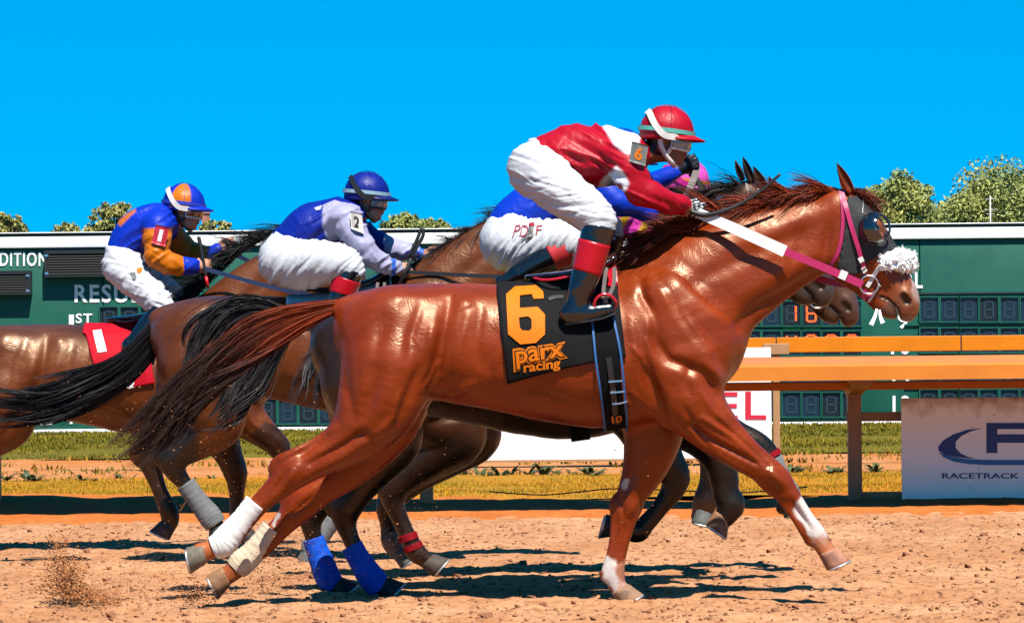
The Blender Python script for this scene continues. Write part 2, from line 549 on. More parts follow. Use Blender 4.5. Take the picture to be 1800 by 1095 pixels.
# ------------------------------------------------------------------ ground
def ground_material(name, c1, c2, c3, s1, s2, rough=.95, bump=.5, fleck=0):
    m = bpy.data.materials.new(name); m.use_nodes = True
    N, L = m.node_tree.nodes, m.node_tree.links
    b = N['Principled BSDF']; b.inputs['Roughness'].default_value = rough; b.inputs['Specular IOR Level'].default_value = .15
    tc = N.new('ShaderNodeTexCoord')
    def nz(s_, det=6, st=(1, 1, 1)):
        mp = N.new('ShaderNodeMapping'); mp.inputs['Scale'].default_value = st
        t = N.new('ShaderNodeTexNoise'); t.inputs['Scale'].default_value = s_; t.inputs['Detail'].default_value = det; t.inputs['Roughness'].default_value = .65
        L.new(tc.outputs['Object'], mp.inputs[0]); L.new(mp.outputs[0], t.inputs['Vector'])
        return t
    a, c, d = nz(s1, 5, (1, .3, 1)), nz(s2, 8), nz(s2 * 4, 4)
    r1 = N.new('ShaderNodeValToRGB'); r1.color_ramp.elements[0].position = .38; r1.color_ramp.elements[1].position = .64
    r1.color_ramp.elements[0].color = (*c1, 1); r1.color_ramp.elements[1].color = (*c2, 1)
    L.new(a.outputs['Fac'], r1.inputs[0])
    if fleck:
        e_ = nz(fleck, 3, (1, .5, 1)); rf = N.new('ShaderNodeMapRange'); rf.inputs['From Min'].default_value = .56; rf.inputs['From Max'].default_value = .68; rf.inputs['To Min'].default_value = 1.0; rf.inputs['To Max'].default_value = .5
        L.new(e_.outputs['Fac'], rf.inputs['Value'])
    mx = N.new('ShaderNodeMix'); mx.data_type = 'RGBA'
    r2 = N.new('ShaderNodeMapRange'); r2.inputs['From Min'].default_value = .5; r2.inputs['From Max'].default_value = .72
    L.new(c.outputs['Fac'], r2.inputs['Value']); L.new(r2.outputs[0], mx.inputs['Factor'])
    L.new(r1.outputs[0], mx.inputs[6]); mx.inputs[7].default_value = (*c3, 1)
    fin = mx.outputs[2]
    if fleck:
        m4 = N.new('ShaderNodeMix'); m4.data_type = 'RGBA'; m4.blend_type = 'MULTIPLY'; m4.inputs['Factor'].default_value = 1
        cb = N.new('ShaderNodeCombineColor')
        for i_ in range(3): L.new(rf.outputs[0], cb.inputs[i_])
        L.new(fin, m4.inputs[6]); L.new(cb.outputs[0], m4.inputs[7]); fin = m4.outputs[2]
    L.new(fin, b.inputs['Base Color'])
    bp = N.new('ShaderNodeBump'); bp.inputs['Strength'].default_value = bump; bp.inputs['Distance'].default_value = .01
    L.new(d.outputs['Fac'], bp.inputs['Height']); L.new(bp.outputs[0], b.inputs['Normal'])
    return m
dirt_m = ground_material('track_dirt', lin(198, 138, 94), lin(216, 161, 118), lin(158, 98, 58), 1.6, 13, fleck=26, bump=.9)
lip_m = ground_material('berm_dirt', lin(204, 112, 42), lin(216, 128, 58), lin(160, 82, 28), 2.0, 14)
path_m = ground_material('path_dirt', lin(204, 124, 62), lin(212, 146, 96), lin(168, 116, 40), 1.2, 6)
turf1_m = ground_material('dry_turf', lin(206, 132, 18), lin(150, 124, 16), lin(206, 116, 28), .6, 4)
turf2_m = ground_material('green_turf', lin(124, 110, 16), lin(98, 96, 16), lin(150, 116, 24), .25, 3)
land_m = ground_material('infield_land', lin(96, 98, 24), lin(84, 88, 26), lin(110, 100, 36), .05, .8)
def axis(*segs):
    return np.concatenate([np.arange(a, b, st) for a, b, st in segs])
def sheet(name, X, Y, zf, m, kind='structure'):
    gx, gy = np.meshgrid(X, Y, indexing='ij')
    P = np.stack([gx.ravel(), gy.ravel()], 1)
    z = zf(P)
    V = np.concatenate([P, z[:, None]], 1)
    nx, ny = len(X), len(Y)
    i = (np.arange(nx - 1)[:, None] * ny + np.arange(ny - 1)[None]).ravel()
    F = np.stack([i, i + ny, i + ny + 1, i + 1], 1)
    return tag(obj(name, V, F, m), kind=kind)
def track_z(P):
    x, y = P[:, 0], P[:, 1]
    fine = (np.abs(x) < 6) & (y > 14)
    z = .010 * noise2(np.stack([x / .45, y / .16], 1), .3) + .016 * noise2(np.stack([x / 1.7, y / .55], 1), .7)
    n1 = noise2(np.stack([x / .11, y / .075], 1), 2.3)
    n2 = noise2(np.stack([x / .05, y / .05], 1), 4.3)
    z += fine * (.020 * np.maximum(n1, -.35) + .013 * np.abs(n2) - .02 * np.maximum(0, n1 * n2 * 2 - .2) - .03 * np.maximum(0, noise2(np.stack([x / .22, y / .16], 1), 9.7) - .45))
    return z - .006
tag(obj('ground', np.array([[-900, -60, -.12], [900, -60, -.12], [900, 2500, -.12], [-900, 2500, -.12]], dtype=float), [[0, 1, 2, 3]], land_m), kind='structure')
sheet('dirt_track', axis((-60, -7, 1.5), (-7, -5, .1), (-5, 5, .026), (5, 7, .1), (7, 61, 1.5)), axis((4, 15, .5), (15, 18, .08), (18, 24, .03), (24, 29.75, .05)), track_z, dirt_m)
def lip_z(P):
    x, y = P[:, 0], P[:, 1]
    wav = .05 * noise2(np.stack([x / 1.5, y * 0], 1), 1.1) + .02 * noise2(np.stack([x / .4, y / .6], 1), 3.1)
    bank = sstep(30.5, 32.0, y)
    return -.03 + .035 * sstep(29.3, 29.7, y) + (.055 + wav) * bank + .008 * noise2(np.stack([x / .08, y / .1], 1), 5.5)
sheet('berm', axis((-60, -7, 1), (-7, 7, .06), (7, 60, 1)), np.linspace(29.3, 32.6, 60), lip_z, lip_m)
def turf_z(P): return -.015 + .03 * noise2(P / 1.7, 6.1) + .055 * (1 - sstep(32.2, 38.5, P[:, 1]))
sheet('dry_grass_strip', axis((-70, 70, .5)), np.linspace(32.2, 39.4, 24), turf_z, turf1_m)
sheet('infield_path', axis((-90, 90, .5)), np.linspace(39.1, 46.6, 24), lambda P: -.02 + .02 * noise2(P / .9, 6.6), path_m)
sheet('green_grass_strip', axis((-120, 120, .8)), np.linspace(46.2, 90, 40), lambda P: -.02 + .04 * noise2(P / 2.2, 7.1), turf2_m)
def blades(name, label, n, x0, x1, y0, y1, zf, h0, h1, w, cols, seed, dens=None):
    r = np.random.default_rng(seed)
    P = np.stack([r.uniform(x0, x1, n), r.uniform(y0, y1, n)], 1)
    if dens: P = P[dens(P, r)]
    n = len(P)
    z = zf(P)
    h = r.uniform(h0, h1, n); a = r.uniform(0, 6.28, n); ln = r.normal(size=(n, 2)) * .45
    d = np.stack([np.cos(a), np.sin(a)], 1) * w / 2
    V = np.zeros((n, 3, 3))
    V[:, 0, :2] = P - d; V[:, 1, :2] = P + d; V[:, :2, 2] = (z - .01)[:, None]
    V[:, 2, :2] = P + ln * h[:, None]; V[:, 2, 2] = z + h
    c = np.array(cols)[np.clip(((noise2(P / 1.1, 5.2) * .5 + .5) * len(cols) * .6 + r.random(n) * len(cols) * .45).astype(int), 0, len(cols) - 1)] * r.uniform(.7, 1.15, (n, 1))
    o = obj(name, V.reshape(-1, 3), np.arange(n * 3).reshape(n, 3), mat('grass_blades', rough=.7, spec=.2, attr=True), None, np.repeat(c, 3, axis=0), smooth=False)
    return tag(o, label, 'grass', kind='stuff')
blades('dry_grass', 'dry yellow grass behind the dirt track', 60000, -6, 6, 31.9, 40.6, turf_z, .008, .032, .014, [lin(222, 140, 24), lin(214, 158, 14), lin(170, 136, 16), lin(126, 118, 18)], 3,
       lambda P, r: (noise2(P / .9, 8.8) + r.random(len(P)) * .9 > .05) & (noise2(P / .6, 4.1) * .9 + .4 > (P[:, 1] - 38.6) * .9) & (P[:, 1] > 32.4 + .5 * noise2(np.stack([P[:, 0] / .9, P[:, 0] * 0], 1), 2.2)))
blades('green_grass', 'green grass in front of the tote board', 64000, -9.5, 9.5, 43.8, 61.2, turf_z, .012, .04, .03, [lin(168, 138, 22), lin(142, 126, 18), lin(120, 112, 16), lin(100, 98, 14)], 4, lambda P, r: noise2(P / .8, 2.9) * .8 + .3 > (47.2 - P[:, 1]) * .5)
blades('path_grass', 'sparse weeds along the infield path', 9000, -8, 8, 39.0, 46.5, turf_z, .02, .06, .03, [lin(120, 112, 22), lin(176, 128, 30)], 5, lambda P, r: noise2(P / .7, 3.4) > .05)
# leafy weeds in a row under the white hoarding
def weed(x, y, s_, seed):
    r = np.random.default_rng(seed)
    V, F = [], []
    for k in range(r.integers(11, 18)):
        a = r.uniform(0, 6.28); L = s_ * r.uniform(.5, 1.1); up = r.uniform(.25, .9)
        d = np.array([math.cos(a), math.sin(a), 0]); p = np.array([-math.sin(a), math.cos(a), 0])
        n = len(V)
        for t, wd, z in ((0, .12, 0), (.4, .5, .55), (.75, .38, .8), (1, .02, .62)):
            c = np.array([x, y, -.02]) + d * L * t + np.array([0, 0, L * up * z])
            V += [c - p * L * wd * .34, c + p * L * wd * .34]
        F += [[n, n + 1, n + 3, n + 2], [n + 2, n + 3, n + 5, n + 4], [n + 4, n + 5, n + 7, n + 6]]
    return np.array(V), F
weed_m = mat('weed_leaf', lin(72, 86, 28), rough=.6, nscale=6, namt=.35)
weeds_ = []
for wi, px in enumerate([5, 40, 70, 118, 150, 176, 205, 232, 348, 372, 556, 640, 815, 838, 858, 885, 902, 930, 958, 984, 1004, 1032, 1052, 1150, 1195, 1392, 1410, 1452, 1475, 1530]):
    p = W(px + random.uniform(-6, 6), 838, 39.3)
    weeds_.append(weed(p[0], p[1] + random.uniform(-.5, .4), random.uniform(.08, .17) * (1.25 if 810 < px < 1060 else .9), 100 + wi))
V, F = join(weeds_)
tag(obj('weeds', V, F, weed_m), 'low leafy green weeds along the edge of the infield path', 'weeds', kind='stuff')
# ------------------------------------------------------------------ tote board
DB = 61.5
SB = FPX / DB
def bx(px, py, D=DB):
    p = W(px, py, D); return p[0], p[2]
board_g = mat('board_green', lin(12, 98, 80), rough=.55, spec=.3, nscale=1.5, namt=.14, rvar=.1)
board_d = mat('board_dark', lin(12, 40, 38), rough=.6, nscale=3, namt=.2)
louver_m = mat('louvre_black', lin(16, 22, 24), rough=.5, nscale=5, namt=.2)
digit_back = mat('digit_back', lin(18, 44, 62), rough=.35, nscale=3, namt=.3)
digit_back2 = mat('digit_back_dark', lin(10, 22, 28), rough=.4, nscale=3, namt=.3)
seg_off = mat('segment_off', lin(36, 66, 84), rough=.5)
seg_on = mat('segment_lit', lin(240, 90, 20), rough=.5, emit=(1.0, .10, .01), estr=.8)
led_green = mat('green_line', lin(20, 150, 40), rough=.5)
zb0 = bx(900, 757)[1]; zb1 = bx(900, 428)[1]; zt = bx(900, 404)[1]
board = thing('tote_board', 'long dark green race results board with white trim behind the rails', 'scoreboard', (0, DB, 0))
x = -21.0
while x < 21:
    V, F = bbox(x + .006, x + 2.994, DB, DB + .5, zb0 + .09, zb1, .008)
    obj('panel', V, F, board_g, board)
    x += 3.0
for nm, z0, z1, y0, m_ in (('top_trim', zb1 + .004, zt - .035, DB - .06, white_paint), ('top_cap', zt - .033, zt + .012, DB - .055, board_d), ('top_edge', zt + .014, zt + .030, DB - .08, white_paint), ('bottom_trim', zb0 - .02, zb0 + .088, DB - .05, white_paint)):
    V, F = bbox(-21.1, 21.1, y0, DB + .55, z0, z1, .006)
    obj(nm, V, F, m_, board)
def board_text(txt, quad_px, m_=None, D=DB, bold=.022, name='lettering', parent=None, off=.012):
    V, F = text_polys(txt, bold, space=1.16)
    P = fit(V, quad_px)
    Q = np.array([W(a, b, D - off) for a, b in P])
    F = [f[::-1] if np.cross(Q[f[1]] - Q[f[0]], Q[f[2]] - Q[f[0]])[1] > 0 else f for f in F]
    o = obj(name, Q, F, m_ or white_paint, parent or board, smooth=False)
    return o
def rq(x0, x1, y0, y1): return [(x0, y0), (x1, y0), (x1, y1), (x0, y1)]
board_text('CONDITION', rq(-58, 83, 443, 468))
board_text('RESULTS', rq(131, 296, 500, 532))
board_text('1', rq(121, 130, 553, 574)); board_text('ST', rq(133, 162, 551, 568))
board_text('TIME', rq(28, 92, 729, 747)); board_text('4', rq(113, 130, 726, 745))
board_text('POOL', rq(1536, 1622, 478, 507))
board_text('9', rq(1578, 1597, 549, 578)); board_text('10', rq(1566, 1600, 591, 623)); board_text('11', rq(1568, 1598, 644, 676)); board_text('12', rq(1569, 1601, 695, 727))
def louvre(x0, x1, y0, y1, prot=.2):
    a, z1 = bx(x0, y0); b, z0 = bx(x1, y1)
    V, F = join([bbox(a, b, DB - prot, DB - .003, z1 - .05, z1), bbox(a, b, DB - prot, DB - .003, z0, z0 + .03), bbox(a, a + .04, DB - prot, DB - .003, z0 + .032, z1 - .052), bbox(b - .04, b, DB - prot, DB - .003, z0 + .032, z1 - .052), bbox(a + .04, b - .04, DB - .05, DB - .004, z0 + .03, z1 - .05)])
    h = obj('louvre_box', V, F, louver_m, board, smooth=False)
    n = max(4, int((z1 - z0 - .09) / .035))
    sv = None
    for i in range(n):
        z = z0 + .045 + (z1 - z0 - .10) * i / n
        V = np.array([[a + .042, DB - prot + .006, z], [b - .042, DB - prot + .006, z], [b - .042, DB - prot + .03, z + .022], [a + .042, DB - prot + .03, z + .022]])
        V = np.concatenate([V, V + [0, .004, -.004]])
        obj('slat', V, [[0, 1, 2, 3], [7, 6, 5, 4], [0, 4, 5, 1], [2, 6, 7, 3]], louver_m, h, smooth=False)
    lt, F = join([bbox(c, c + .05, DB - prot - .006, DB - prot, z, z + .03) for c in (a + .01, b - .07) for z in (z0 + .04, z1 - .09)])
    obj('latch', lt, F, steel, h, smooth=False)
louvre(80, 350, 441, 485)
louvre(-140, 57, 478, 518)
louvre(1880, 2100, 441, 485)
SEGS = {'0': 'abcdef', '1': 'bc', '4': 'fgbc', '8': 'abcdefg', ' ': ''}
def digit(cx, cy, ch=' ', w=31, h=44, dark=False, under=False):
    X, Z = bx(cx, cy); hw, hh = w / 2 / SB, h / 2 / SB
    V, F = join([bbox(X - hw, X + hw, DB - .012, DB - .004, Z - hh, Z + hh), bbox(X - hw - .02, X - hw, DB - .05, DB - .004, Z - hh - .02, Z + hh + .02), bbox(X + hw, X + hw + .02, DB - .05, DB - .004, Z - hh - .02, Z + hh + .02),
                 bbox(X - hw, X + hw, DB - .05, DB - .004, Z + hh, Z + hh + .02), bbox(X - hw, X + hw, DB - .05, DB - .004, Z - hh - .02, Z - hh)])
    o = obj('digit_window', V, F, digit_back2 if dark or ch != ' ' else digit_back, board, smooth=False)
    o.data.materials.append(board_g)
    for i, p in enumerate(o.data.polygons): p.material_index = 0 if i < 6 else 1
    sw, sh, t = hw * .50, hh * .66, hw * .17
    for s_, (ax_, az, hor) in {'a': (0, 1, 1), 'g': (0, 0, 1), 'd': (0, -1, 1), 'b': (1, .5, 0), 'c': (1, -.5, 0), 'e': (-1, -.5, 0), 'f': (-1, .5, 0)}.items():
        lit = s_ in SEGS[ch]
        # each stroke is a row of three or four lamps
        parts = []
        for k in range(4):
            q = (k - 1.5) / 4
            if hor: cxx, czz, dx, dz = ax_ * sw + q * sw * 1.8, az * sh, sw * .16, t * .62
            else: cxx, czz, dx, dz = ax_ * sw, az * sh + q * sh * .9, t * .62, sh * .088
            parts.append(bbox(X + cxx - dx, X + cxx + dx, DB - .020, DB - .0125, Z + czz - dz, Z + czz + dz))
        V, F = join(parts)
        obj('segment', V, F, seg_on if lit else seg_off, o, smooth=False)
    if under:
        V, F = bbox(X - hw, X + hw, DB - .03, DB - .004, Z - hh - .055, Z - hh - .035)
        obj('green_line', V, F, led_green, board, smooth=False)
CL = [1320, 1356, 1391, 1426, 1461, 1497]; CRt = [1633, 1669, 1703, 1738, 1774, 1809]
for r_, (cy, tl, tr, ht) in enumerate([(547, '  18  ', ' ' * 6, 42), (601, '  4000', ' ' * 6, 42), (655, ' ' * 6, ' ' * 6, 42), (709, ' ' * 6, ' ' * 6, 42)]):
    for k, c in enumerate(CL): digit(c, cy + (2 if r_ else 4), tl[k], h=ht, dark=(r_ == 3 and k > 3), under=tl[k] != ' ')
    for k, c in enumerate(CRt): digit(c, cy - 3, tr[k], h=ht, dark=(k + r_ * 2) % 5 == 3 or (r_ == 3 and k < 2), under=(r_ == 1 and k == 2))
for k in range(5): digit(192 + 36 * k, 562, ' ', dark=True)
for k in range(5): digit(470 + 36 * k, 722, ' ', dark=k % 2 == 0)
for cx, cy in ((1455, 520), (1455, 630), (1703, 515), (1703, 570), (1703, 625), (1703, 680), (1455, 735)):
    X, Z = bx(cx, cy)
    V, F = bbox(X - .95, X + .95, DB - .03, DB - .003, Z - .012, Z + .012)
    obj('ledge', V, F, board_d if cy in (520, 515) else board_g, board, smooth=False)
# ------------------------------------------------------------------ rails
rail_o = mat('rail_orange', lin(232, 138, 48), rough=.5, spec=.2, nscale=2.5, namt=.10, rvar=.1)
rail_o2 = mat('rail_orange_bright', lin(236, 136, 4), rough=.5, spec=.2, nscale=2.0, namt=.12)
rail_p = mat('rail_post', lin(190, 142, 92), rough=.6, nscale=4, namt=.15)
DR = 31.6
rail = thing('track_rail', 'wide orange safety rail on posts along the dirt track', 'rail', (0, DR, 0))
xs = [W(p, 880, DR)[0] for p in (-760, -10, 750, 1503, 2250)]
seg_len = xs[1] - xs[0]
for i in range(-1, 6):
    x0 = xs[0] + seg_len * (i - .5); x1 = x0 + seg_len - .008
    # cover board: front lip and sloped top
    prof = [(30.25, .945), (30.25, 1.045), (30.30, 1.062), (31.40, 1.112), (31.50, 1.088), (31.43, 1.072), (30.36, 1.028), (30.30, .945)]
    V = np.array([[x_, y, z] for x_ in (x0, x1) for y, z in prof]); n = len(prof)
    F = [[j, (j + 1) % n, n + (j + 1) % n, n + j] for j in range(n)] + [list(range(n))[::-1], [n + j for j in range(n)]]
    obj('cover', V, F, rail_o, rail, smooth=False)
    V, F = bbox(x0, x1, 31.25, 31.42, .862, .925, .01)
    obj('beam', V, F, rail_o, rail, smooth=False)
for x_ in xs:
    V, F = bbox(x_ - .05, x_ + .05, 31.53, 31.65, -.1, .86, .008)
    obj('post', V, F, rail_p, rail, smooth=False)
    V = np.array([[x_ + s_ * w_, y, z] for s_ in (-1, 1) for (y, z, w_) in ((30.9, .90, .05), (31.7, .80, .05), (31.7, .93, .10), (30.9, .935, .10))])
    obj('bracket', V, [[0, 1, 2, 3], [7, 6, 5, 4], [0, 4, 5, 1], [1, 5, 6, 2], [2, 6, 7, 3], [3, 7, 4, 0]], rail_p, rail, smooth=False)
V, F = bbox(xs[3] - .06, W(2240, 735, DR)[0], 31.56, 31.62, .62, .69, .006); obj('cross_bar', V, F, rail_p, rail, smooth=False)
V, F = bbox(xs[3] + .051, W(1700, 735, DR)[0], 31.54, 31.60, .03, .09, .006); obj('foot_board', V, F, rail_p, rail, smooth=False)
DI = 42.0
rail2 = thing('infield_rail', 'narrow bright orange board rail beyond the track rail', 'rail', (0, DI, 0))
px2 = [-287, 264, 815, 1366, 1917]
x2 = [W(p, 800, DI)[0] for p in px2]
sp = x2[1] - x2[0]
zt2 = CAM_H + .012
jx = W(1690, 600, DI)[0]
edges = [jx - sp * 4.5, jx - sp * 3.0, jx - sp * 2.0, jx - sp * .59, jx, jx + sp * 1.1, jx + sp * 2.2]
for a, b in zip(edges, edges[1:]):
    V, F = bbox(a, b - .012, DI - .03, DI + .02, zt2 - .152, zt2, .006)
    obj('board', V, F, rail_o2, rail2, smooth=False)
for x_ in x2:
    V, F = bbox(x_ - .035, x_ + .035, DI + .021, DI + .10, -.1, zt2 - .02, .006)
    obj('post', V, F, rail_p, rail2, smooth=False)
    V, F = bbox(x_ - .13, x_ + .13, DI - .05, DI - .032, zt2 - .17, zt2 - .06, .006)
    obj('clamp', V, F, rail_p, rail2, smooth=False)
# white hoarding with EL
def sign(name, label, x0, x1, y0, y1, D, m_, thick=.02, skew=0):
    a, z1 = bx(x0, y0, D); b, z0 = bx(x1, y1, D)
    V, F = bbox(a, b, D, D + thick, z0, z1, .004)
    return tag(obj(name, V, F, m_, None, smooth=False, loc=((a + b) / 2, D, z0)), label, 'sign')
hoard_m = mat('hoarding_white', (.52, .52, .52), rough=.5, nscale=1.2, namt=.06)
hoard = sign('hoarding', 'white advertising hoarding with red letters EL below the infield rail', 822, 1357, 616, 806, DI - .06, hoard_m)
red_letter = mat('red_letter', lin(222, 22, 58), rough=.5)
board_text('E', rq(1262, 1297, 689, 738), red_letter, DI - .06, .01, 'letter', hoard, .006)
board_text('L', rq(1310, 1347, 688, 737), red_letter, DI - .06, .01, 'letter', hoard, .006)
V, F = bbox(bx(822, 806, DI)[0], bx(1357, 806, DI)[0], DI - .07, DI - .03, bx(900, 812, DI)[1], bx(900, 808, DI)[1]); obj('bottom_strip', V, F, rail_p, hoard, smooth=False)
# grey sign by the near rail
def dirty_sign():
    m = bpy.data.materials.new('dirty_white_sign'); m.use_nodes = True
    N, L = m.node_tree.nodes, m.node_tree.links
    b = N['Principled BSDF']; b.inputs['Roughness'].default_value = .5
    tc = N.new('ShaderNodeTexCoord'); sx = N.new('ShaderNodeSeparateXYZ'); L.new(tc.outputs['Object'], sx.inputs[0])
    nz = N.new('ShaderNodeTexNoise'); nz.inputs['Scale'].default_value = 9; nz.inputs['Detail'].default_value = 7; L.new(tc.outputs['Object'], nz.inputs['Vector'])
    ad = N.new('ShaderNodeMath'); ad.operation = 'MULTIPLY_ADD'; ad.inputs[1].default_value = .35; L.new(nz.outputs['Fac'], ad.inputs[0]); L.new(sx.outputs['Z'], ad.inputs[2])
    mr = N.new('ShaderNodeMapRange'); mr.inputs['From Min'].default_value = .86; mr.inputs['From Max'].default_value = 1.06; L.new(ad.outputs[0], mr.inputs['Value'])
    mx = N.new('ShaderNodeMix'); mx.data_type = 'RGBA'; mx.inputs[6].default_value = (.84, .82, .72, 1); mx.inputs[7].default_value = (*lin(196, 120, 50), 1)
    L.new(mr.outputs[0], mx.inputs['Factor']); 
    n2 = N.new('ShaderNodeTexNoise'); n2.inputs['Scale'].default_value = 26; n2.inputs['Detail'].default_value = 2; L.new(tc.outputs['Object'], n2.inputs['Vector'])
    m2 = N.new('ShaderNodeMapRange'); m2.inputs['From Min'].default_value = .70; m2.inputs['From Max'].default_value = .76; L.new(n2.outputs['Fac'], m2.inputs['Value'])
    m3 = N.new('ShaderNodeMix'); m3.data_type = 'RGBA'; L.new(m2.outputs[0], m3.inputs['Factor']); L.new(mx.outputs[2], m3.inputs[6]); m3.inputs[7].default_value = (*lin(90, 60, 44), 1)
    L.new(m3.outputs[2], b.inputs['Base Color'])
    return m
DS = 31.42
rsign = sign('advertising_sign', 'weathered white sign reading RACETRACK with a blue swoosh, under the near rail', 1584, 2046, 700, 886, DS, dirty_sign(), .03)
navy_m = mat('sign_navy', lin(14, 66, 150), rough=.5); teal_m = mat('sign_teal', lin(16, 140, 205), rough=.5); blue_m = mat('sign_blue', lin(24, 84, 150), rough=.5)
def sign_poly(name, P, m_, off=.004):
    from mathutils.geometry import tessellate_polygon
    loops = P if isinstance(P[0][0], (list, tuple)) else [P]
    T = tessellate_polygon([[Vector((a, b, 0)) for a, b in l] for l in loops])
    Q = np.array([W(a, b, DS - off) for l in loops for a, b in l])
    F = [list(f) for f in T]
    F = [f[::-1] if np.cross(Q[f[1]] - Q[f[0]], Q[f[2]] - Q[f[0]])[1] > 0 else f for f in F]
    return obj(name, Q, F, m_, rsign, smooth=False)
sign_poly('swoosh', [(1728, 752), (1700, 755), (1676, 763), (1658, 774), (1649, 785), (1650, 792), (1662, 799), (1680, 803), (1700, 805), (1716, 806), (1700, 802), (1688, 796), (1680, 787), (1680, 776), (1690, 766), (1706, 758)], navy_m)
sign_poly('swoosh', [(1650, 794), (1658, 803), (1676, 811), (1700, 815), (1730, 817), (1800, 817), (1900, 815), (1960, 808), (1960, 800), (1900, 806), (1800, 808), (1735, 808), (1700, 806.5), (1676, 803), (1660, 798)], teal_m)
sign_poly('letter', [[(1734, 743), (1822, 743), (1834, 750), (1834, 768), (1824, 775), (1834, 795), (1812, 795), (1802, 778), (1753, 778), (1753, 796), (1734, 796)], [(1753, 754), (1753, 763), (1808, 763), (1810, 754)]], navy_m)
def sign_text(txt, q):
    V, F = text_polys(txt, .018); P = fit(V, q); Q = np.array([W(a, b, DS - .004) for a, b in P])
    F = [f[::-1] if np.cross(Q[f[1]] - Q[f[0]], Q[f[2]] - Q[f[0]])[1] > 0 else f for f in F]
    obj('lettering', Q, F, blue_m, rsign, smooth=False)
sign_text('RACETRACK', rq(1656, 1792, 831, 841))
# a thin hose on the grass and a paper cup
V, F = tube(spline(np.array([W(a, 889, 31.9) * [1, 1, 0] + [0, 0, .10 + dz] for a, dz in ((860, .01), (910, -.01), (960, -.02), (1020, 0), (1080, .02), (1200, 0), (1290, -.02), (1340, -.01), (1420, .02))]), 8), .005, 8)
tag(obj('hose', V, F, rubber_m, None, loc=V.mean(0)), 'thin black hose lying along the grass edge', 'hose')
p = W(507, 836, 38.2)
prof = [(.0, 0), (.032, 0), (.045, .10), (.047, .103), (.042, .10), (.03, .01)]
a = np.linspace(0, 2 * math.pi, 20, endpoint=False)
V = np.array([[p[0] + z * 1.1, p[1] + r_ * math.sin(t) , .03 + r_ * math.cos(t)] for r_, z in prof for t in a])
F = [[i * 20 + j, i * 20 + (j + 1) % 20, (i + 1) * 20 + (j + 1) % 20, (i + 1) * 20 + j] for i in range(len(prof) - 1) for j in range(20)]
tag(obj('paper_cup', V, F, mat('cup_paper', lin(190, 215, 225), rough=.5), None, loc=p * [1, 1, 0]), 'pale paper cup lying on its side in the grass', 'cup')
# ------------------------------------------------------------------ trees beyond the board
leaf_m = mat('leaves', rough=.65, spec=.25, attr=True)
bark_m = mat('bark', lin(90, 70, 50), rough=.9, nscale=8, namt=.3)
def tree(label, D, cx, cy, rx, ry, n, seed, cols, loose=.75, lsz=.07):
    r = np.random.default_rng(seed)
    S = FPX / D
    c = W(cx, cy, D); RX, RZ = rx / S, ry / S
    t = thing('tree', label, 'tree', (c[0], D, -.1), 'trees behind the tote board')
    # trunk and limbs
    parts = [tube(spline(np.array([[c[0], D, -.1], [c[0] + .1, D, c[2] * .5], [c[0], D, c[2]]]), 5), np.linspace(.16, .06, 11), 8)]
    K = 110
    n = int(n * 2.6)
    cen = []
    for k in range(K):
        v = r.normal(size=3); v /= np.linalg.norm(v); rad = r.uniform(.35, 1.0) ** .6
        q = c + v * [RX, RX, RZ] * rad
        cen.append(q)
        if k % 3 == 0: parts.append(tube(spline(np.array([[c[0], D, c[2] * .6], (c + q) / 2 + [0, 0, -.1], q]), 4), np.linspace(.05, .012, 9), 5))
    V, F = join(parts); obj('trunk', V, F, bark_m, t)
    cen = np.array(cen); cr = r.uniform(.16, .36, K) * min(RX, RZ) * loose * 1.6
    j = r.integers(0, K, n)
    v = r.normal(size=(n, 3)); v /= np.linalg.norm(v, axis=1)[:, None]
    P = cen[j] + v * (cr[j] * r.random(n) ** .45)[:, None] * [1.25, 1, .8]
    P[:, 2] += .02 * r.normal(size=n)
    s_ = lsz * r.uniform(.5, 1.3, n)
    a = r.normal(size=(n, 3)); a /= np.linalg.norm(a, axis=1)[:, None]
    b = np.cross(a, r.normal(size=(n, 3))); b /= np.linalg.norm(b, axis=1)[:, None]
    V = np.stack([P - a * s_[:, None], P + b * s_[:, None] * .5, P + a * s_[:, None], P - b * s_[:, None] * .5], 1).reshape(-1, 3)
    cc = np.array(cols)[r.integers(0, len(cols), K)][j] * r.uniform(.82, 1.12, (n, 1))
    obj('crown', V, np.arange(n * 4).reshape(n, 4), leaf_m, t, np.repeat(cc, 4, axis=0), smooth=False)
OL = [lin(172, 180, 98), lin(184, 186, 100), lin(158, 170, 96), lin(192, 188, 98)]
BR_ = [lin(186, 178, 96), lin(172, 170, 96), lin(194, 182, 104)]
tree('round olive green tree right of the chestnut head', 130, 1582, 392, 76, 82, 9000, 1, OL)
tree('wide olive tree at the right edge, taller than its neighbour', 136, 1752, 392, 96, 98, 11000, 2, OL)
tree('low bushy tree between the two right hand trees', 140, 1668, 400, 44, 40, 3500, 3, OL)
tree('loose brownish tree showing behind the orange sleeved jockey', 130, 202, 404, 52, 50, 2600, 4, BR_, .42)
tree('small tree top at the left edge of the sky', 130, 14, 408, 36, 34, 1500, 5, BR_, .45)
tree('tiny tree top left of the loose brownish tree', 140, 116, 410, 26, 18, 600, 6, BR_, .5)
tree('low tree top behind the brick stack', 140, 378, 408, 36, 20, 900, 7, BR_, .5)
tree('low tree row just right of the navy jockey\'s chin', 130, 712, 408, 46, 32, 2600, 8, OL, .6)
tree('small tree top beside the upright whip loop', 136, 768, 408, 26, 22, 1100, 9, OL, .55)
tree('small tree top behind the chestnut ears', 150, 1468, 396, 30, 62, 1600, 10, OL, .5)
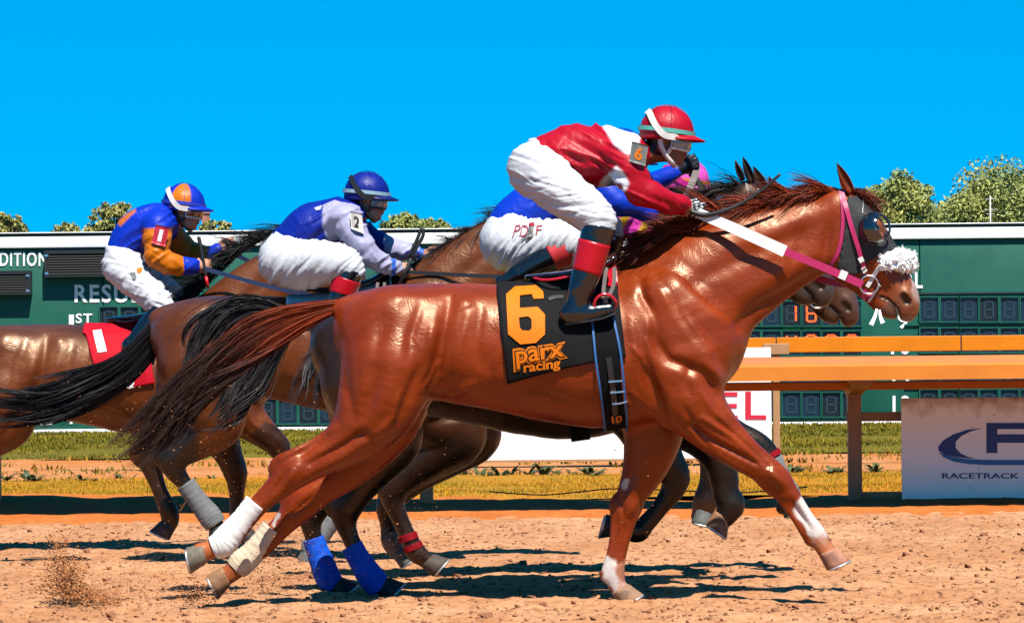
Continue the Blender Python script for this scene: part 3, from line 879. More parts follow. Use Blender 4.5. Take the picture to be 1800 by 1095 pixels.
# brick stack and a thin mast
ps = W(362, 400, 190); z1 = W(362, 376, 190)[2]
V, F = join([bbox(ps[0] - .17, ps[0] + .17, 189.8, 190.2, -.1, z1), bbox(ps[0] - .2, ps[0] + .2, 189.75, 190.25, z1 + .003, z1 + .06)])
st = tag(obj('brick_stack', V, F, mat('far_brick', lin(190, 120, 100), rough=.9, nscale=6, namt=.3), None, smooth=False, loc=(ps[0], 190, -.1)), 'narrow pinkish brick stack far off behind the orange sleeved jockey\'s face', 'chimney')
pm = W(1741, 380, 125); z1 = W(1741, 344, 125)[2]
V, F = join([tube(np.array([[pm[0], 125, -.1], [pm[0], 125, z1]]), [.03, .016], 8)] + [tube(np.array([[pm[0] - w_, 125, z], [pm[0] + w_, 125, z]]), .010, 6) for w_, z in ((.14, z1 - .1), (.18, z1 - .42), (.12, z1 - .55))])
tag(obj('mast', V, F, mat('mast_grey', (.42, .43, .42), rough=.5, nscale=4, namt=.1), None, loc=(pm[0], 125, -.1)), 'thin pale mast with short crossarms in front of the right hand trees', 'mast')
# ------------------------------------------------------------------ horses
GROUND_D = {}
def sim(a0, b0, a1, b1):
    """the similarity that takes a0->a1, b0->b1 (pixels), and its scale"""
    a0, b0, a1, b1 = (complex(*v) for v in (a0, b0, a1, b1))
    k = (b1 - a1) / (b0 - a0)
    def f(x, y):
        z = a1 + k * (complex(x, y) - a0)
        return z.real, z.imag
    return f, abs(k)

WITH, POLL, MUZ = (1110, 470), (1482, 345), (1596, 545)
TORSO = [(655, 584, 70, 1.0), (720, 597, 96, 1.0), (800, 603, 105, .92), (880, 611, 111, .90), (980, 622, 121, .86), (1070, 624, 128, .80),
         (1150, 606, 126, .74), (1210, 602, 98, .78), (1250, 612, 52, .9)]
WITHERS = [(960, 530, 24, .8), (1050, 505, 30, .7), (1120, 478, 30, .6), (1180, 450, 26, .6)]
NECK = [(1175, 565, 112, .62), (1250, 505, 104, .52), (1320, 462, 90, .48), (1390, 430, 74, .46), (1448, 408, 62, .5)]
HEAD = [(1478, 366, 34, .8), (1507, 402, 41, .82), (1530, 445, 43, .70), (1556, 482, 38, .66), (1580, 516, 33, .70), (1592, 538, 25, .82), (1595, 548, 18, .9)]
JAW = [(1468, 425, 46, .55), (1492, 462, 38, .55), (1530, 506, 25, .6), (1554, 536, 19, .75), (1565, 546, 15, .85)]

# side-view muscle relief: polyline, half width px, height m
BODY_RELIEF = [
    ([(820, 560), (806, 610), (800, 650)], 9, .006), ([(845, 545), (838, 600), (842, 640)], 8, -.005), ([(700, 520), (680, 560)], 14, .006), ([(740, 540), (722, 590), (716, 630)], 9, -.006),
    ([(655, 600), (640, 660), (636, 700)], 10, .005), ([(700, 690), (690, 730), (660, 765)], 6, .006), ([(770, 640), (758, 668), (740, 690)], 5, .006), ([(1140, 560), (1138, 600), (1150, 640)], 7, .005),
    ([(1205, 545), (1240, 585), (1262, 620)], 7, -.005), ([(1160, 500), (1180, 540)], 10, .006), ([(1090, 700), (1130, 722), (1160, 745)], 6, .006), ([(930, 690), (1000, 722)], 5, .003), ([(960, 690), (1030, 715)], 5, -.003),
    ([(1110, 610), (1125, 625), (1138, 650)], 4, .004), ([(640, 540), (690, 525), (740, 520)], 12, .004), ([(1215, 640), (1205, 670), (1215, 700)], 8, -.005), ([(1235, 690), (1250, 720), (1280, 745)], 6, .005),
    ([(1172, 472), (1225, 530), (1275, 572), (1300, 612)], 16, .012), ([(1200, 470), (1255, 525), (1300, 560)], 14, -.010),
    ([(1145, 590), (1175, 632), (1235, 655), (1262, 695)], 10, -.012), ([(1130, 640), (1148, 690), (1165, 738)], 13, -.016),
    ([(1120, 500), (1150, 560), (1160, 600)], 12, -.007), ([(1180, 520), (1225, 590), (1250, 640)], 20, .008),
    ([(1125, 478), (1128, 520), (1145, 545)], 8, -.007),
    ([(790, 530), (778, 600), (768, 650), (750, 690)], 11, -.015), ([(812, 525), (822, 545)], 16, .010), ([(760, 580), (748, 625)], 10, .008),
    ([(715, 610), (690, 680), (672, 740)], 26, .010), ([(668, 660), (640, 730)], 12, -.009), ([(735, 650), (700, 740)], 10, -.008),
    ([(752, 720), (790, 695), (832, 676)], 9, .012), ([(770, 725), (820, 712)], 12, -.010),
    ([(690, 540), (660, 600), (640, 690)], 14, -.006), ([(600, 600), (606, 680), (620, 735)], 10, -.008),
    ([(880, 660), (960, 720)], 14, .004), ([(905, 540), (890, 590), (870, 640)], 10, .005), ([(860, 620), (850, 660)], 12, -.005),
    ([(1108, 560), (1122, 640), (1132, 700)], 8, .005), ([(1112, 690), (1150, 730)], 6, .005), ([(1150, 478), (1190, 545), (1235, 610)], 9, -.006),
    ([(1262, 625), (1285, 660), (1280, 690)], 12, -.008), ([(1240, 640), (1268, 668)], 10, .007),
]
NECK_RELIEF = [
    ([(1445, 478), (1390, 512), (1330, 545), (1285, 585)], 12, -.012), ([(1450, 440), (1370, 480), (1290, 530)], 16, .006),
    ([(1455, 385), (1380, 420), (1300, 455), (1215, 500)], 16, -.006), ([(1460, 370), (1400, 392), (1330, 418)], 18, .005),
    ([(1458, 400), (1450, 450)], 9, -.010), ([(1425, 375), (1405, 440), (1380, 480)], 9, -.004),
]
HEAD_RELIEF = [
    ([(1532, 452), (1560, 488)], 8, .006), ([(1520, 470), (1560, 520)], 9, -.006), ([(1545, 425), (1590, 490)], 7, -.003),
    ([(1592, 512), (1597, 530)], 7, .009), ([(1545, 470), (1572, 505)], 6, .005),
    ([(1570, 510), (1580, 540)], 8, -.004), ([(1470, 455), (1500, 485)], 10, .004), ([(1530, 398), (1542, 398)], 8, .008),
]
def horse(name, label, D, fb, sb, neck, head, legs, coat, dark, paint=(), relief=(), h=0.009, ears=(), bumps=(), plain_eye=True, sm=2, amp=2.0, group='racehorses galloping past'):
    """fb: torso map from the first horse's pixels; neck / head: their own similarity; legs: dict of joint chains in photo pixels"""
    fn, sn = neck; fh, sh = head
    sc = Sculpt(D)
    add = lambda P, f, s_, k, tag_, w=0.0, n=4, kw=1.0: sc.chain([(*f(a[0], a[1]), a[2] * s_, a[3] * kw, w) for a in P], k=k, tag=tag_, n=n)
    add(TORSO, fb, sb, .05, 'body')
    add(WITHERS, fb, sb, .09, 'body')
    add(NECK, fn, sn, .07, 'neck')
    add(HEAD, fh, sh, .045, 'head')
    add(JAW, fh, sh, .03, 'head', kw=1.15)
    # nostril rims and brow on both sides, throat
    for s_ in (-1, 1):
        a = [(*fh(1590, 518), 13 * sh, .8, .040 * s_), (*fh(1598, 532), 11 * sh, .8, .036 * s_)]
        sc.chain(a, k=.02, tag='head', n=1)
        a = [(*fh(1518, 386), 12 * sh, .7, .070 * s_), (*fh(1538, 392), 10 * sh, .7, .068 * s_)]
        sc.chain(a, k=.03, tag='head', n=1)
        # haunch, thigh, shoulder masses
        sc.chain([(*fb(690, 585), 76 * sb, .8, .10 * s_), (*fb(680, 650), 74 * sb, .75, .12 * s_)], k=.08, tag='body', n=1)
        sc.chain([(*fb(1165, 540), 52 * sb, .62, .15 * s_), (*fb(1215, 620), 64 * sb, .68, .15 * s_), (*fb(1195, 680), 62 * sb, .7, .14 * s_)], k=.07, tag='body', n=3)
    # nostrils and the parted mouth
    for s_ in (-1, 1):
        sc.chain([(*fh(1589, 521), 6 * sh, 1, .066 * s_), (*fh(1595, 530), 7.5 * sh, 1, .062 * s_)], k=.008, n=1, sub=True)
    sc.chain([(*fh(1546, 521), 1.4 * sh, 16, 0), (*fh(1562, 528), 1.6 * sh, 16, 0), (*fh(1575, 542), 1.8 * sh, 16, 0), (*fh(1580, 562), 2.4 * sh, 16, 0)], k=.005, n=2, sub=True)
    # the tail's dock
    sc.chain([(*fb(650, 545), 26 * sb), (*fb(608, 538), 15 * sb), (*fb(590, 544), 8 * sb)], k=.05, tag='body')
    for nm, (w, P, hoofs) in legs.items():
        q0 = [(a[0], a[1], a[2], .86 if a[2] > 34 else .80, (a[3] if len(a) > 3 else w)) for a in P]
        sc.chain(q0, k=.05, tag=nm, n=4)
        if 'hind' in nm and len(P) > 8:      # point of hock and the tendon that runs up from it
            p3, p5, p7 = (np.array(P[i][:2], dtype=float) for i in (3, 5, 7))
            d1, d2 = unit(p5 - p3), unit(p7 - p5)
            bb = unit(d1 - d2); r5 = P[5][2]
            pt = p5 + bb * r5 * 1.02
            nn = np.array([d1[1], -d1[0]]); nn = nn if nn @ bb > 0 else -nn
            sc.chain([(*(p3 + nn * P[3][2] * .72), r5 * .42, .7, w), (*((p3 + pt) / 2 + nn * r5 * .38), r5 * .36, .65, w), (*pt, r5 * .46, .75, w), (*(pt + d2 * r5 * .7), r5 * .34, .7, w)], k=.018, tag=nm, n=3)
        # sesamoids behind the fetlock, and the knee's front
        k_ = max(range(len(P) - 5, len(P) - 1), key=lambda q_: P[q_][2] - .25 * P[q_ - 1][2] - .25 * P[q_ + 1][2])
        jt = [(k_, .42, .60)] + ([(4, .30, .74)] if 'fore' in nm and not bumps else [])
        for q_, o_, rr_ in jt:
            if q_ < 1 or q_ > len(P) - 2: continue
            pa, pb_, pc = (np.array(P[i][:2], dtype=float) for i in (q_ - 1, q_, q_ + 1))
            d1, d2 = unit(pb_ - pa), unit(pc - pb_); bb = unit(d1 - d2 + 1e-6); r_ = P[q_][2]; tg = unit(d1 + d2)
            sc.chain([(*(pb_ + bb * r_ * o_ - tg * r_ * .35), r_ * rr_ * .9, .85, w), (*(pb_ + bb * r_ * o_ + tg * r_ * .35), r_ * rr_ * .9, .85, w)], k=.014, tag=nm, n=1)
    for nm, P in bumps:
        w = legs[nm][0]
        sc.chain([(a[0], a[1], a[2], .75, w) for a in P], k=.014, tag=nm, n=3)
    V, F = sc.build(h, smooth=sm)
    names = ['body', 'neck', 'head'] + list(legs)
    who = sc.tags(V, names)
    N = vnormals(V, F)
    P2 = proj(V)
    disp = np.zeros(len(V))
    face = np.clip(np.abs(N[:, 1]) * 1.4 - 0.2, 0, 1)
    def relief_on(L, f, s_, mask, amp_=amp):
        for pl, wd, am in L:
            pl2 = [f(*p) for p in pl]
            d, t = pdist(P2, pl2)
            disp[mask] += (am * amp_ * sb * np.exp(-(d / (wd * s_)) ** 2))[mask] * (face * np.sin(np.clip(t * .86 + .07, 0, 1) * math.pi) ** .5)[mask]
    bm_ = (who == 0) | np.isin(who, range(3, len(names)))
    near = V[:, 1] < D + 0.04
    relief_on(BODY_RELIEF, fb, sb, bm_)
    relief_on(NECK_RELIEF, fn, sn, who <= 2)
    relief_on(HEAD_RELIEF, fh, sh, who == 2, 1.0)
    ident = lambda x, y: (x, y)
    for nm, L in relief:
        relief_on(L, ident, 1.0, (who == names.index(nm)) | ((who == 0) & near), 1.9)
    disp += 0.0022 * vnoise(V * 11) * (who < 3)
    V = V + N * disp[:, None]
    # coat colour
    C = np.tile(np.array(coat, dtype=float), (len(V), 1))
    mixc = lambda m, c: C.__setitem__(slice(None), C * (1 - m[:, None]) + np.array(c) * m[:, None])
    n1 = vnoise(V * 5 + 7)
    mixc(np.clip(0.25 + .5 * n1, 0, .5) * .5, np.array(coat) * .55)
    for what, args in paint:
        if what == 'tag':       # a limb colour below a joint: name, polyline, half width, colour, strength
            nm, pl, wd, c, st = args
            d, _ = pdist(P2, pl)
            m = np.isin(who, [names.index(x) for x in nm.split('+')]) * st * (1 - sstep(wd * .75, wd * 1.15, d + 5 * vnoise(V * 30)))
            mixc(m, c)
        elif what == 'muzzle':
            c, st = args
            d, _ = pdist(P2, [fh(1600, 528), fh(1585, 562)])
            mixc((who == 2) * st * (1 - sstep(14 * sh, 62 * sh, d)), c)
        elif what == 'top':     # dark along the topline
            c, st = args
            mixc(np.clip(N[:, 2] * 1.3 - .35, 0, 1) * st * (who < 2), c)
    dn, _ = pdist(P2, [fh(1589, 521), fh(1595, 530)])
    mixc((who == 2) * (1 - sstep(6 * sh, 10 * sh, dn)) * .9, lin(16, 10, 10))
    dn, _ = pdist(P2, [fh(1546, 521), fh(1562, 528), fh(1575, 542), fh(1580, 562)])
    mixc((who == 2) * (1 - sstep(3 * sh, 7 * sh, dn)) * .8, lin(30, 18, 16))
    root = thing(name, label, 'horse', (float(np.mean(V[:, 0])), D, 0.0), group)
    body = obj('body', V, F, coat_m, root, C)
    bvh = BVHTree.FromPolygons([Vector(v) for v in V], [list(map(int, f)) for f in F])
    if plain_eye:
        for s_ in (-1, 1):
            e = W(*fh(1541, 399), D + s_ * .088)
            t_, p_ = np.meshgrid(np.linspace(0, math.pi, 9), np.linspace(0, 2 * math.pi, 16, endpoint=False), indexing='ij')
            Ve = np.stack([e[0] + .022 * np.sin(t_) * np.cos(p_), e[1] + .018 * np.sin(t_) * np.sin(p_), e[2] + .019 * np.cos(t_)], -1).reshape(-1, 3)
            obj('eye', Ve, [[i * 16 + j, (i + 1) * 16 + j, (i + 1) * 16 + (j + 1) % 16, i * 16 + (j + 1) % 16] for i in range(8) for j in range(16)], mat('eye_gloss', lin(14, 9, 8), rough=.06, spec=.8, coat=1.0), root)
    # hooves
    for nm, (w, P, hf) in legs.items():
        if hf: make_hoof(root, D, P, w, hf)
    # ears
    for (bx, by, tx, ty, w) in ears:
        a, b = W(bx, by, D + w), W(tx, ty, D + w * 1.15)
        L = np.linalg.norm(b - a); ax = (b - a) / L
        sd = unit(np.cross(ax, [0, 1, 0]))
        sd2 = unit(sd + np.array([0, np.sign(w) * .6, 0]))
        fw = np.cross(ax, sd2)
        Vs, Fs = [], []
        nr, ns = 9, 12
        for i in range(nr):
            t = i / (nr - 1)
            r = L * .215 * (math.sin(math.pi * (0.22 + .78 * t)) ** .8) if t < 1 else 0.0005
            r = max(r, .0008)
            for j in range(ns + 1):
                an = math.radians(-125 + 250 * j / ns)
                Vs.append(a + ax * L * t + r * (math.sin(an) * sd2 * .8 - math.cos(an) * fw * .6) + ax * 0)
        for i in range(nr - 1):
            for j in range(ns):
                p = i * (ns + 1) + j
                Fs.append([p, p + 1, p + ns + 2, p + ns + 1])
        Vs = np.array(Vs)
        ec = np.tile(np.array(coat) * .8, (len(Vs), 1)); ti = np.repeat(np.arange(nr) / (nr - 1), ns + 1)
        ec = ec * (1 - .7 * ti[:, None] * (dark is not None)) + np.array(dark) * (.7 * ti[:, None])
        e = obj('ear', Vs, Fs, coat_m, root, ec)
        md = e.modifiers.new('thick', 'SOLIDIFY'); md.thickness = 0.006
    return root, body, bvh, V, sc
def make_hoof(root, D, P, w, hf):
    """hf: coronet px, sole centre px, toe px"""
    (cx, cy), (sx, sy), (tx, ty), col = hf
    w = P[-1][3] if len(P[-1]) > 3 else w
    c, s_, t = W(cx, cy, D + w), W(sx, sy, D + w), W(tx, ty, D + w)
    S = FPX / D
    ax = s_ - c; L = np.linalg.norm(ax); ax = ax / L
    toe = t - s_; toe = toe - ax * (toe @ ax); tl = np.linalg.norm(toe); toe = toe / tl
    lat = np.array([0, 1, 0])
    rings = []
    ns = 20
    R0 = .060 * (FPX / 20.0) / (FPX / 20.0)
    L = .078
    for i, (u, k, off) in enumerate([(-.10, .80, -.06), (.0, .88, -.04), (.08, .93, 0), (.35, .98, .06), (.7, 1.08, .16), (.96, 1.16, .24), (1.0, 1.12, .24)]):
        for j in range(ns):
            a = 2 * math.pi * j / ns
            ca, sa = math.cos(a), math.sin(a)
            r = R0 * k
            fx = ca * (1.0 if ca > 0 else .82) * r + off * R0
            rings.append(c + ax * L * u * (1 if ca < .2 or i < 3 else 1) + toe * fx + lat * sa * r * .86)
    F = []
    nr = len(rings) // ns
    for i in range(nr - 1):
        for j in range(ns):
            k = (j + 1) % ns
            F.append([i * ns + j, i * ns + k, (i + 1) * ns + k, (i + 1) * ns + j])
    F.append(list(range(ns))[::-1])
    n = len(rings)
    rings.append(c + ax * L * .93 + toe * .12 * R0)
    for j in range(ns):
        F.append([(nr - 1) * ns + j, (nr - 1) * ns + (j + 1) % ns, n])
    V = np.array(rings)
    nn = vnoise(V * 60)
    V[:] += (nn * .0015)[:, None]
    m = mat('hoof_horn_' + '%d_%d_%d' % col, lin(*col), rough=0.78, nscale=16, namt=0.5, bump=0.35, bscale=70)
    hf_ = obj('hoof', V, F, m, root)
    A_ = np.radians(np.linspace(-140, 140, 33))
    sh_ = np.array([c + ax * L * 1.02 + toe * (math.cos(a) * (1.0 if math.cos(a) > 0 else .82) * R0 * 1.10 + .24 * R0) + lat * math.sin(a) * R0 * 1.10 * .86 for a in A_])
    Vs, Fs = tube(sh_, .0062, 6)
    obj('horseshoe', Vs, Fs, mat('shoe_metal', (.42, .41, .40), rough=.45, metal=.8, nscale=20, namt=.3), hf_)
    return hf_
def leg_wrap(root, D, P, w, mat_, name='leg_wrap', lab=None, ridge=.0022, n=5):
    """bandage around a limb: px, py, radius px rows"""
    Q = spline(np.array([list(W(a[0], a[1], D + w)) + [a[2] / (FPX / D)] for a in P]), 14)
    m = len(Q); seg = 22
    V, F = tube(Q[:, :3], Q[:, 3], seg, q=.86)
    t = np.repeat(np.linspace(0, 1, m), seg); a = np.tile(np.linspace(0, 1, seg, endpoint=False), m)
    cen = np.repeat(Q[:, :3], seg, axis=0)
    dirs = V - cen; dirs /= np.linalg.norm(dirs, axis=1)[:, None] + 1e-9
    saw = ((t * n * 2 + a) % 1.0)
    V = V + dirs * (ridge * saw + .0018 * vnoise(V * 55))[:, None]
    o = obj(name, V, F, mat_, root)
    if lab: o['label'] = lab
    return o
def hair(parent, name, guides, M, K, spread, r0, cols, seed, clump=26, frizz=.010, tip=1.0):
    """hair between guide curves (each an array of world points); cols: root, tip colour"""
    r = np.random.default_rng(seed)
    G = np.stack([resample(g, K) for g in guides])
    def at(u_):
        i_ = np.clip(u_.astype(int), 0, len(G) - 2); f_ = (u_ - i_)[:, None, None]
        return G[i_] * (1 - f_) + G[i_ + 1] * f_
    u = r.random(M) * (len(G) - 1)
    cl = r.random(clump) * (len(G) - 1)
    j = np.argmin(np.abs(u[:, None] - cl[None]) + r.random((M, clump)) * .5, 1)
    t = np.linspace(0, 1, K)[None, :, None]
    sp = np.broadcast_to(np.asarray(spread), (3,))
    S = at(u) + (r.normal(size=(M, 1, 3)) * sp) * (0.35 + .65 * t)
    # locks: hairs gather towards their lock, each lock with its own sway and length
    wv = frizz * 4.2 * np.sin(t * (4 + 5 * r.random((clump, 1, 1))) + r.random((clump, 1, 3)) * 6.28) * t
    LC = at(cl) + r.normal(size=(clump, 1, 3)) * sp * 2.5 * t ** 1.1 + wv
    hold = (.5 + .48 * r.random((M, 1, 1)) ** .6) * sstep(.05, .75, t)
    S = S * (1 - hold) + (LC[j] + (r.normal(size=(M, 1, 3)) * sp * .34 * (1.2 - .7 * t))) * hold
    S = S + frizz * .5 * np.sin(t * (9 + 6 * r.random((M, 1, 1))) + r.random((M, 1, 3)) * 6.28) * t
    fly = r.random((M, 1, 1)) < .07
    S = S + fly * r.normal(size=(M, 1, 3)) * sp * 2.6 * t ** 1.5
    # uneven lengths
    L = (0.80 + .20 * r.random((M, 1, 1))) * (.70 + .30 * r.random(clump))[j][:, None, None] * tip
    tt = (np.linspace(0, 1, K)[None, :] * L[:, :, 0])
    x = tt * (K - 1); a = np.clip(x.astype(int), 0, K - 2); fr = (x - a)[:, :, None]
    m_ = np.arange(M)[:, None]
    S = S[m_, a] * (1 - fr) + S[m_, a + 1] * fr
    V, F = strands(S, r0)
    c0, c1 = np.array(cols[0]), np.array(cols[1])
    c = c0 * (1 - sstep(.1, .75, t)) + c1 * sstep(.1, .75, t)
    c = c * (0.55 + .9 * r.random((M, 1, 1)))
    C = np.repeat(np.broadcast_to(c, (M, K, 3)).reshape(-1, 3), 2, axis=0)
    o = obj(name, V, F, hair_m, parent, C)
    return o
def resample(P, K):
    Q = spline(P, 12)
    d = np.concatenate([[0], np.cumsum(np.linalg.norm(np.diff(Q, axis=0), axis=1))])
    s_ = np.linspace(0, d[-1], K)
    return np.stack([np.interp(s_, d, Q[:, k]) for k in range(3)], 1)
def gpx(D, *pts):
    return np.array([W(a[0], a[1], D + (a[2] if len(a) > 2 else 0)) for a in pts])
def mane(parent, D, crest, M, length, seed, cols, flow=(-1.0, .25), lat=-.02, near_fall=0.35, name='mane', r0=.00115):
    """hair rooted along the crest (px polyline), blown back"""
    r = np.random.default_rng(seed)
    C = resample(gpx(D, *crest), 200)
    K = 7
    u = r.random(M)
    R = C[(u * 199).astype(int)] + r.normal(size=(M, 3)) * [.006, .012, .006]
    L = length * (0.55 + .6 * r.random(M)) * (0.75 + .5 * np.sin(u * 17 + 1) ** 2)
    fall = r.random(M) < near_fall
    fx, fz = flow
    A = np.where(fall[:, None], np.array([[fx * .55, -.34, .26]]), np.array([[fx * .55, 0.0, .62]])) + r.normal(size=(M, 3)) * [.10, .16, .10]
    B = np.where(fall[:, None], np.array([[fx * .42, -.06, -.80]]), np.array([[fx * .50, 0.0, -.62 + fz]])) + r.normal(size=(M, 3)) * [.08, .10, .08]
    cl = np.floor(u * 46).astype(int)
    A = A * .6 + .4 * A[np.minimum(cl * (M // 47), M - 1)] + (r.normal(size=(47, 3)) * [.12, .12, .12])[cl]; B = B * .6 + .4 * B[np.minimum(cl * (M // 47), M - 1)] + (r.normal(size=(47, 3)) * [.15, .14, .18])[cl]
    t = np.linspace(0, 1, K)[None, :, None]
    S = R[:, None] + L[:, None, None] * (A[:, None] * t + B[:, None] * t ** 2)
    S = S + .005 * np.sin(t * 9 + r.random((M, 1, 3)) * 6.28) * t
    V, F = strands(S, r0)
    c0, c1 = np.array(cols[0]), np.array(cols[1])
    c = (c0 * (1 - t) + c1 * t) * (0.5 + r.random((M, 1, 1)))
    return obj(name, V, F, hair_m, parent, np.repeat(np.broadcast_to(c, (M, K, 3)).reshape(-1, 3), 2, axis=0))
ident = lambda x, y: (x, y)
HORN_TAN, HORN_GREY, HORN_DARK = (140, 96, 64), (104, 106, 102), (26, 25, 27)
# ---- chestnut number six
D1 = 20.0
CHEST = lin(146, 51, 5)
legs1 = {
    'near_hind': (-.135, [(684, 640, 80), (668, 700, 74), (640, 748, 56), (596, 788, 38), (548, 815, 29), (512, 834, 29), (488, 857, 22), (462, 882, 17), (438, 908, 16.5), (412, 936, 20), (394, 953, 21.5), (374, 964, 17), (352, 972, 18)], ((358, 972), (322, 979), (314, 1002), (122, 112, 92))),
    'far_hind': (.13, [(694, 650, 74), (682, 720, 66), (652, 775, 52), (606, 827, 37), (562, 860, 29), (532, 884, 29), (512, 906, 24), (494, 930, 17), (470, 955, 16), (440, 978, 19), (424, 990, 20), (408, 1005, 17), (392, 1015, 17)], ((396, 1012), (362, 1029), (356, 1052), (146, 104, 66))),
    'near_fore': (-.13, [(1196, 650, 62), (1212, 700, 58), (1244, 742, 47), (1290, 785, 35), (1335, 818, 27), (1362, 840, 25), (1383, 863, 19), (1403, 887, 13.5), (1421, 915, 13), (1434, 938, 17.5), (1446, 958, 16), (1456, 972, 16)], ((1456, 970), (1466, 994), (1492, 1004), (176, 118, 90))),
    'far_fore': (.12, [(1160, 660, 66), (1152, 720, 60), (1146, 775, 50), (1132, 825, 38), (1112, 866, 27), (1103, 890, 25), (1099, 920, 18), (1093, 955, 13), (1086, 985, 13.5), (1081, 1008, 17.5), (1084, 1026, 16), (1092, 1038, 16)], ((1090, 1036), (1102, 1056), (1130, 1050), (176, 130, 96))),
}
relief1 = [
    ('near_hind', [([(640, 760), (590, 790), (545, 815)], 6, -.010), ([(588, 752), (540, 782), (495, 805)], 7, .010), ([(575, 765), (530, 798)], 6, -.010), ([(520, 822), (505, 845)], 9, .006), ([(505, 830), (480, 865)], 5, -.006), ([(690, 740), (610, 800), (540, 835)], 9, .006), ([(455, 880), (410, 935)], 4, -.004), ([(655, 770), (625, 765)], 8, -.006)]),
    ('far_hind', [([(560, 850), (530, 880)], 8, .007), ([(545, 875), (515, 905)], 5, -.006)]),
    ('near_fore', [([(1210, 748), (1260, 778), (1330, 815)], 5, -.012), ([(1235, 735), (1290, 768), (1345, 815)], 5, .008), ([(1262, 740), (1320, 790), (1350, 820)], 5, -.010), ([(1215, 770), (1270, 805), (1325, 838)], 5, .007), ([(1350, 826), (1378, 850)], 8, .008), ([(1345, 846), (1372, 866)], 5, -.006), ([(1390, 880), (1425, 930)], 4, -.005), ([(1395, 868), (1432, 922)], 4, .004), ([(1270, 715), (1330, 775)], 6, .006), ([(1205, 720), (1225, 755), (1255, 800)], 6, -.006)]),
    ('far_fore', [([(1118, 850), (1100, 900)], 9, .007), ([(1088, 870), (1096, 905)], 5, -.006), ([(1098, 925), (1084, 990)], 4, -.005), ([(1118, 880), (1108, 905)], 5, .006)]),
]
bumps1 = [('near_fore', [(1340, 846, 9), (1352, 858, 10), (1366, 868, 8)]), ('near_fore', [(1366, 826, 10), (1380, 842, 11), (1386, 856, 8)]), ('near_fore', [(1368, 868, 9), (1396, 908, 7.5), (1416, 938, 9), (1424, 950, 10)]),
          ('near_fore', [(1178, 728, 26), (1200, 742, 22)]), ('far_fore', [(1084, 876, 9), (1080, 890, 10), (1082, 906, 8)]), ('far_fore', [(1120, 872, 10), (1118, 892, 11), (1110, 910, 8)]),
          ('far_fore', [(1083, 906, 9), (1077, 955, 7.5), (1068, 995, 9), (1064, 1012, 10.5)]), ('near_hind', [(478, 850, 9), (444, 886, 8.5), (404, 936, 10), (388, 944, 12)]), ('far_hind', [(500, 902, 9), (474, 930, 8.5), (440, 968, 10), (420, 978, 12)])]
SOCK = (.40, .36, .33)
paint1 = [
    ('tag', ('near_fore', [(1412, 892), (1428, 920), (1440, 945)], 17, SOCK, .95)), ('tag', ('near_fore', [(1446, 955), (1460, 978)], 16, lin(205, 130, 90), .8)),
    ('tag', ('near_fore', [(1428, 950), (1446, 968)], 9, lin(190, 110, 60), .7)),
    ('tag', ('far_fore', [(1070, 990), (1072, 1012), (1096, 1040)], 15, SOCK, .95)), ('tag', ('far_fore', [(1090, 1000), (1098, 1030)], 12, lin(205, 140, 110), .7)),
    ('tag', ('far_fore', [(1096, 852), (1101, 846)], 7, SOCK, .9)), ('tag', ('far_hind', [(488, 905), (480, 922)], 4, SOCK, .7)),
    ('tag', ('near_hind', [(395, 955), (350, 972)], 24, lin(190, 105, 60), .8)), ('tag', ('far_hind', [(425, 990), (390, 1015)], 24, lin(190, 105, 60), .8)),
    ('tag', ('head', [(1612, 470), (1610, 508), (1616, 525)], 9, SOCK, .95)), ('tag', ('head', [(1586, 562), (1600, 560)], 6, SOCK, .6)),
    ('muzzle', (lin(136, 88, 62), .75)), ('tag', ('head', [(1552, 555), (1570, 545)], 14, lin(110, 85, 75), .6)),
]
H1, H1body, bvh1, V1, sc1 = horse('racehorse', 'bright chestnut racehorse in front, black hood, number six cloth and white wraps', D1, ident, 1.0, (ident, 1.0), (ident, 1.0), legs1, CHEST,
    lin(60, 22, 8), paint1, relief1, h=0.0083, plain_eye=False, sm=1, bumps=bumps1, ears=[(1497, 340, 1471, 287, -.055), (1488, 338, 1476, 296, .055)])
wrap_w = mat('white_bandage', (.44, .43, .405), rough=0.85, nscale=14, namt=0.14, bump=0.4, bscale=160)
wrap_d = mat('dusty_white_bandage', lin(225, 205, 175), rough=0.85, nscale=9, namt=0.28, bump=0.4, bscale=160)
leg_wrap(H1, D1, [(450, 884, 20.5), (428, 912, 20), (404, 940, 23), (390, 956, 24.5), (374, 963, 20)], -.135, wrap_w)
leg_wrap(H1, D1, [(478, 928, 19.5), (462, 950, 19.5), (440, 976, 22), (424, 990, 23), (414, 1000, 20)], .13, wrap_d)
tc0, tc1 = lin(146, 52, 12), lin(64, 42, 34)
g1 = [gpx(D1, (620, 528), (560, 534), (500, 542), (430, 564), (360, 616), (318, 664), (262, 744), (198, 812)),
      gpx(D1, (612, 530), (550, 543), (480, 566), (405, 622), (345, 672), (300, 716), (258, 772), (180, 828)),
      gpx(D1, (606, 536), (548, 554), (480, 588), (412, 640), (352, 684), (318, 726), (282, 785), (205, 826)),
      gpx(D1, (604, 540), (556, 564), (500, 602), (442, 642), (395, 668), (342, 704), (296, 764), (232, 806))]
hair(H1, 'tail', g1, 4600, 14, .013, .00120, (tc0, tc1), 5, clump=70, frizz=.016)
mane(H1, D1, [(1150, 425), (1210, 404), (1270, 382), (1330, 368), (1390, 352), (1440, 343), (1476, 338)], 5200, .135, 6, (lin(150, 52, 14), lin(108, 40, 16)), near_fall=.28)
mane(H1, D1, [(1128, 432), (1160, 425), (1200, 412)], 1100, .14, 7, (lin(136, 48, 14), lin(84, 34, 16)), near_fall=.8)
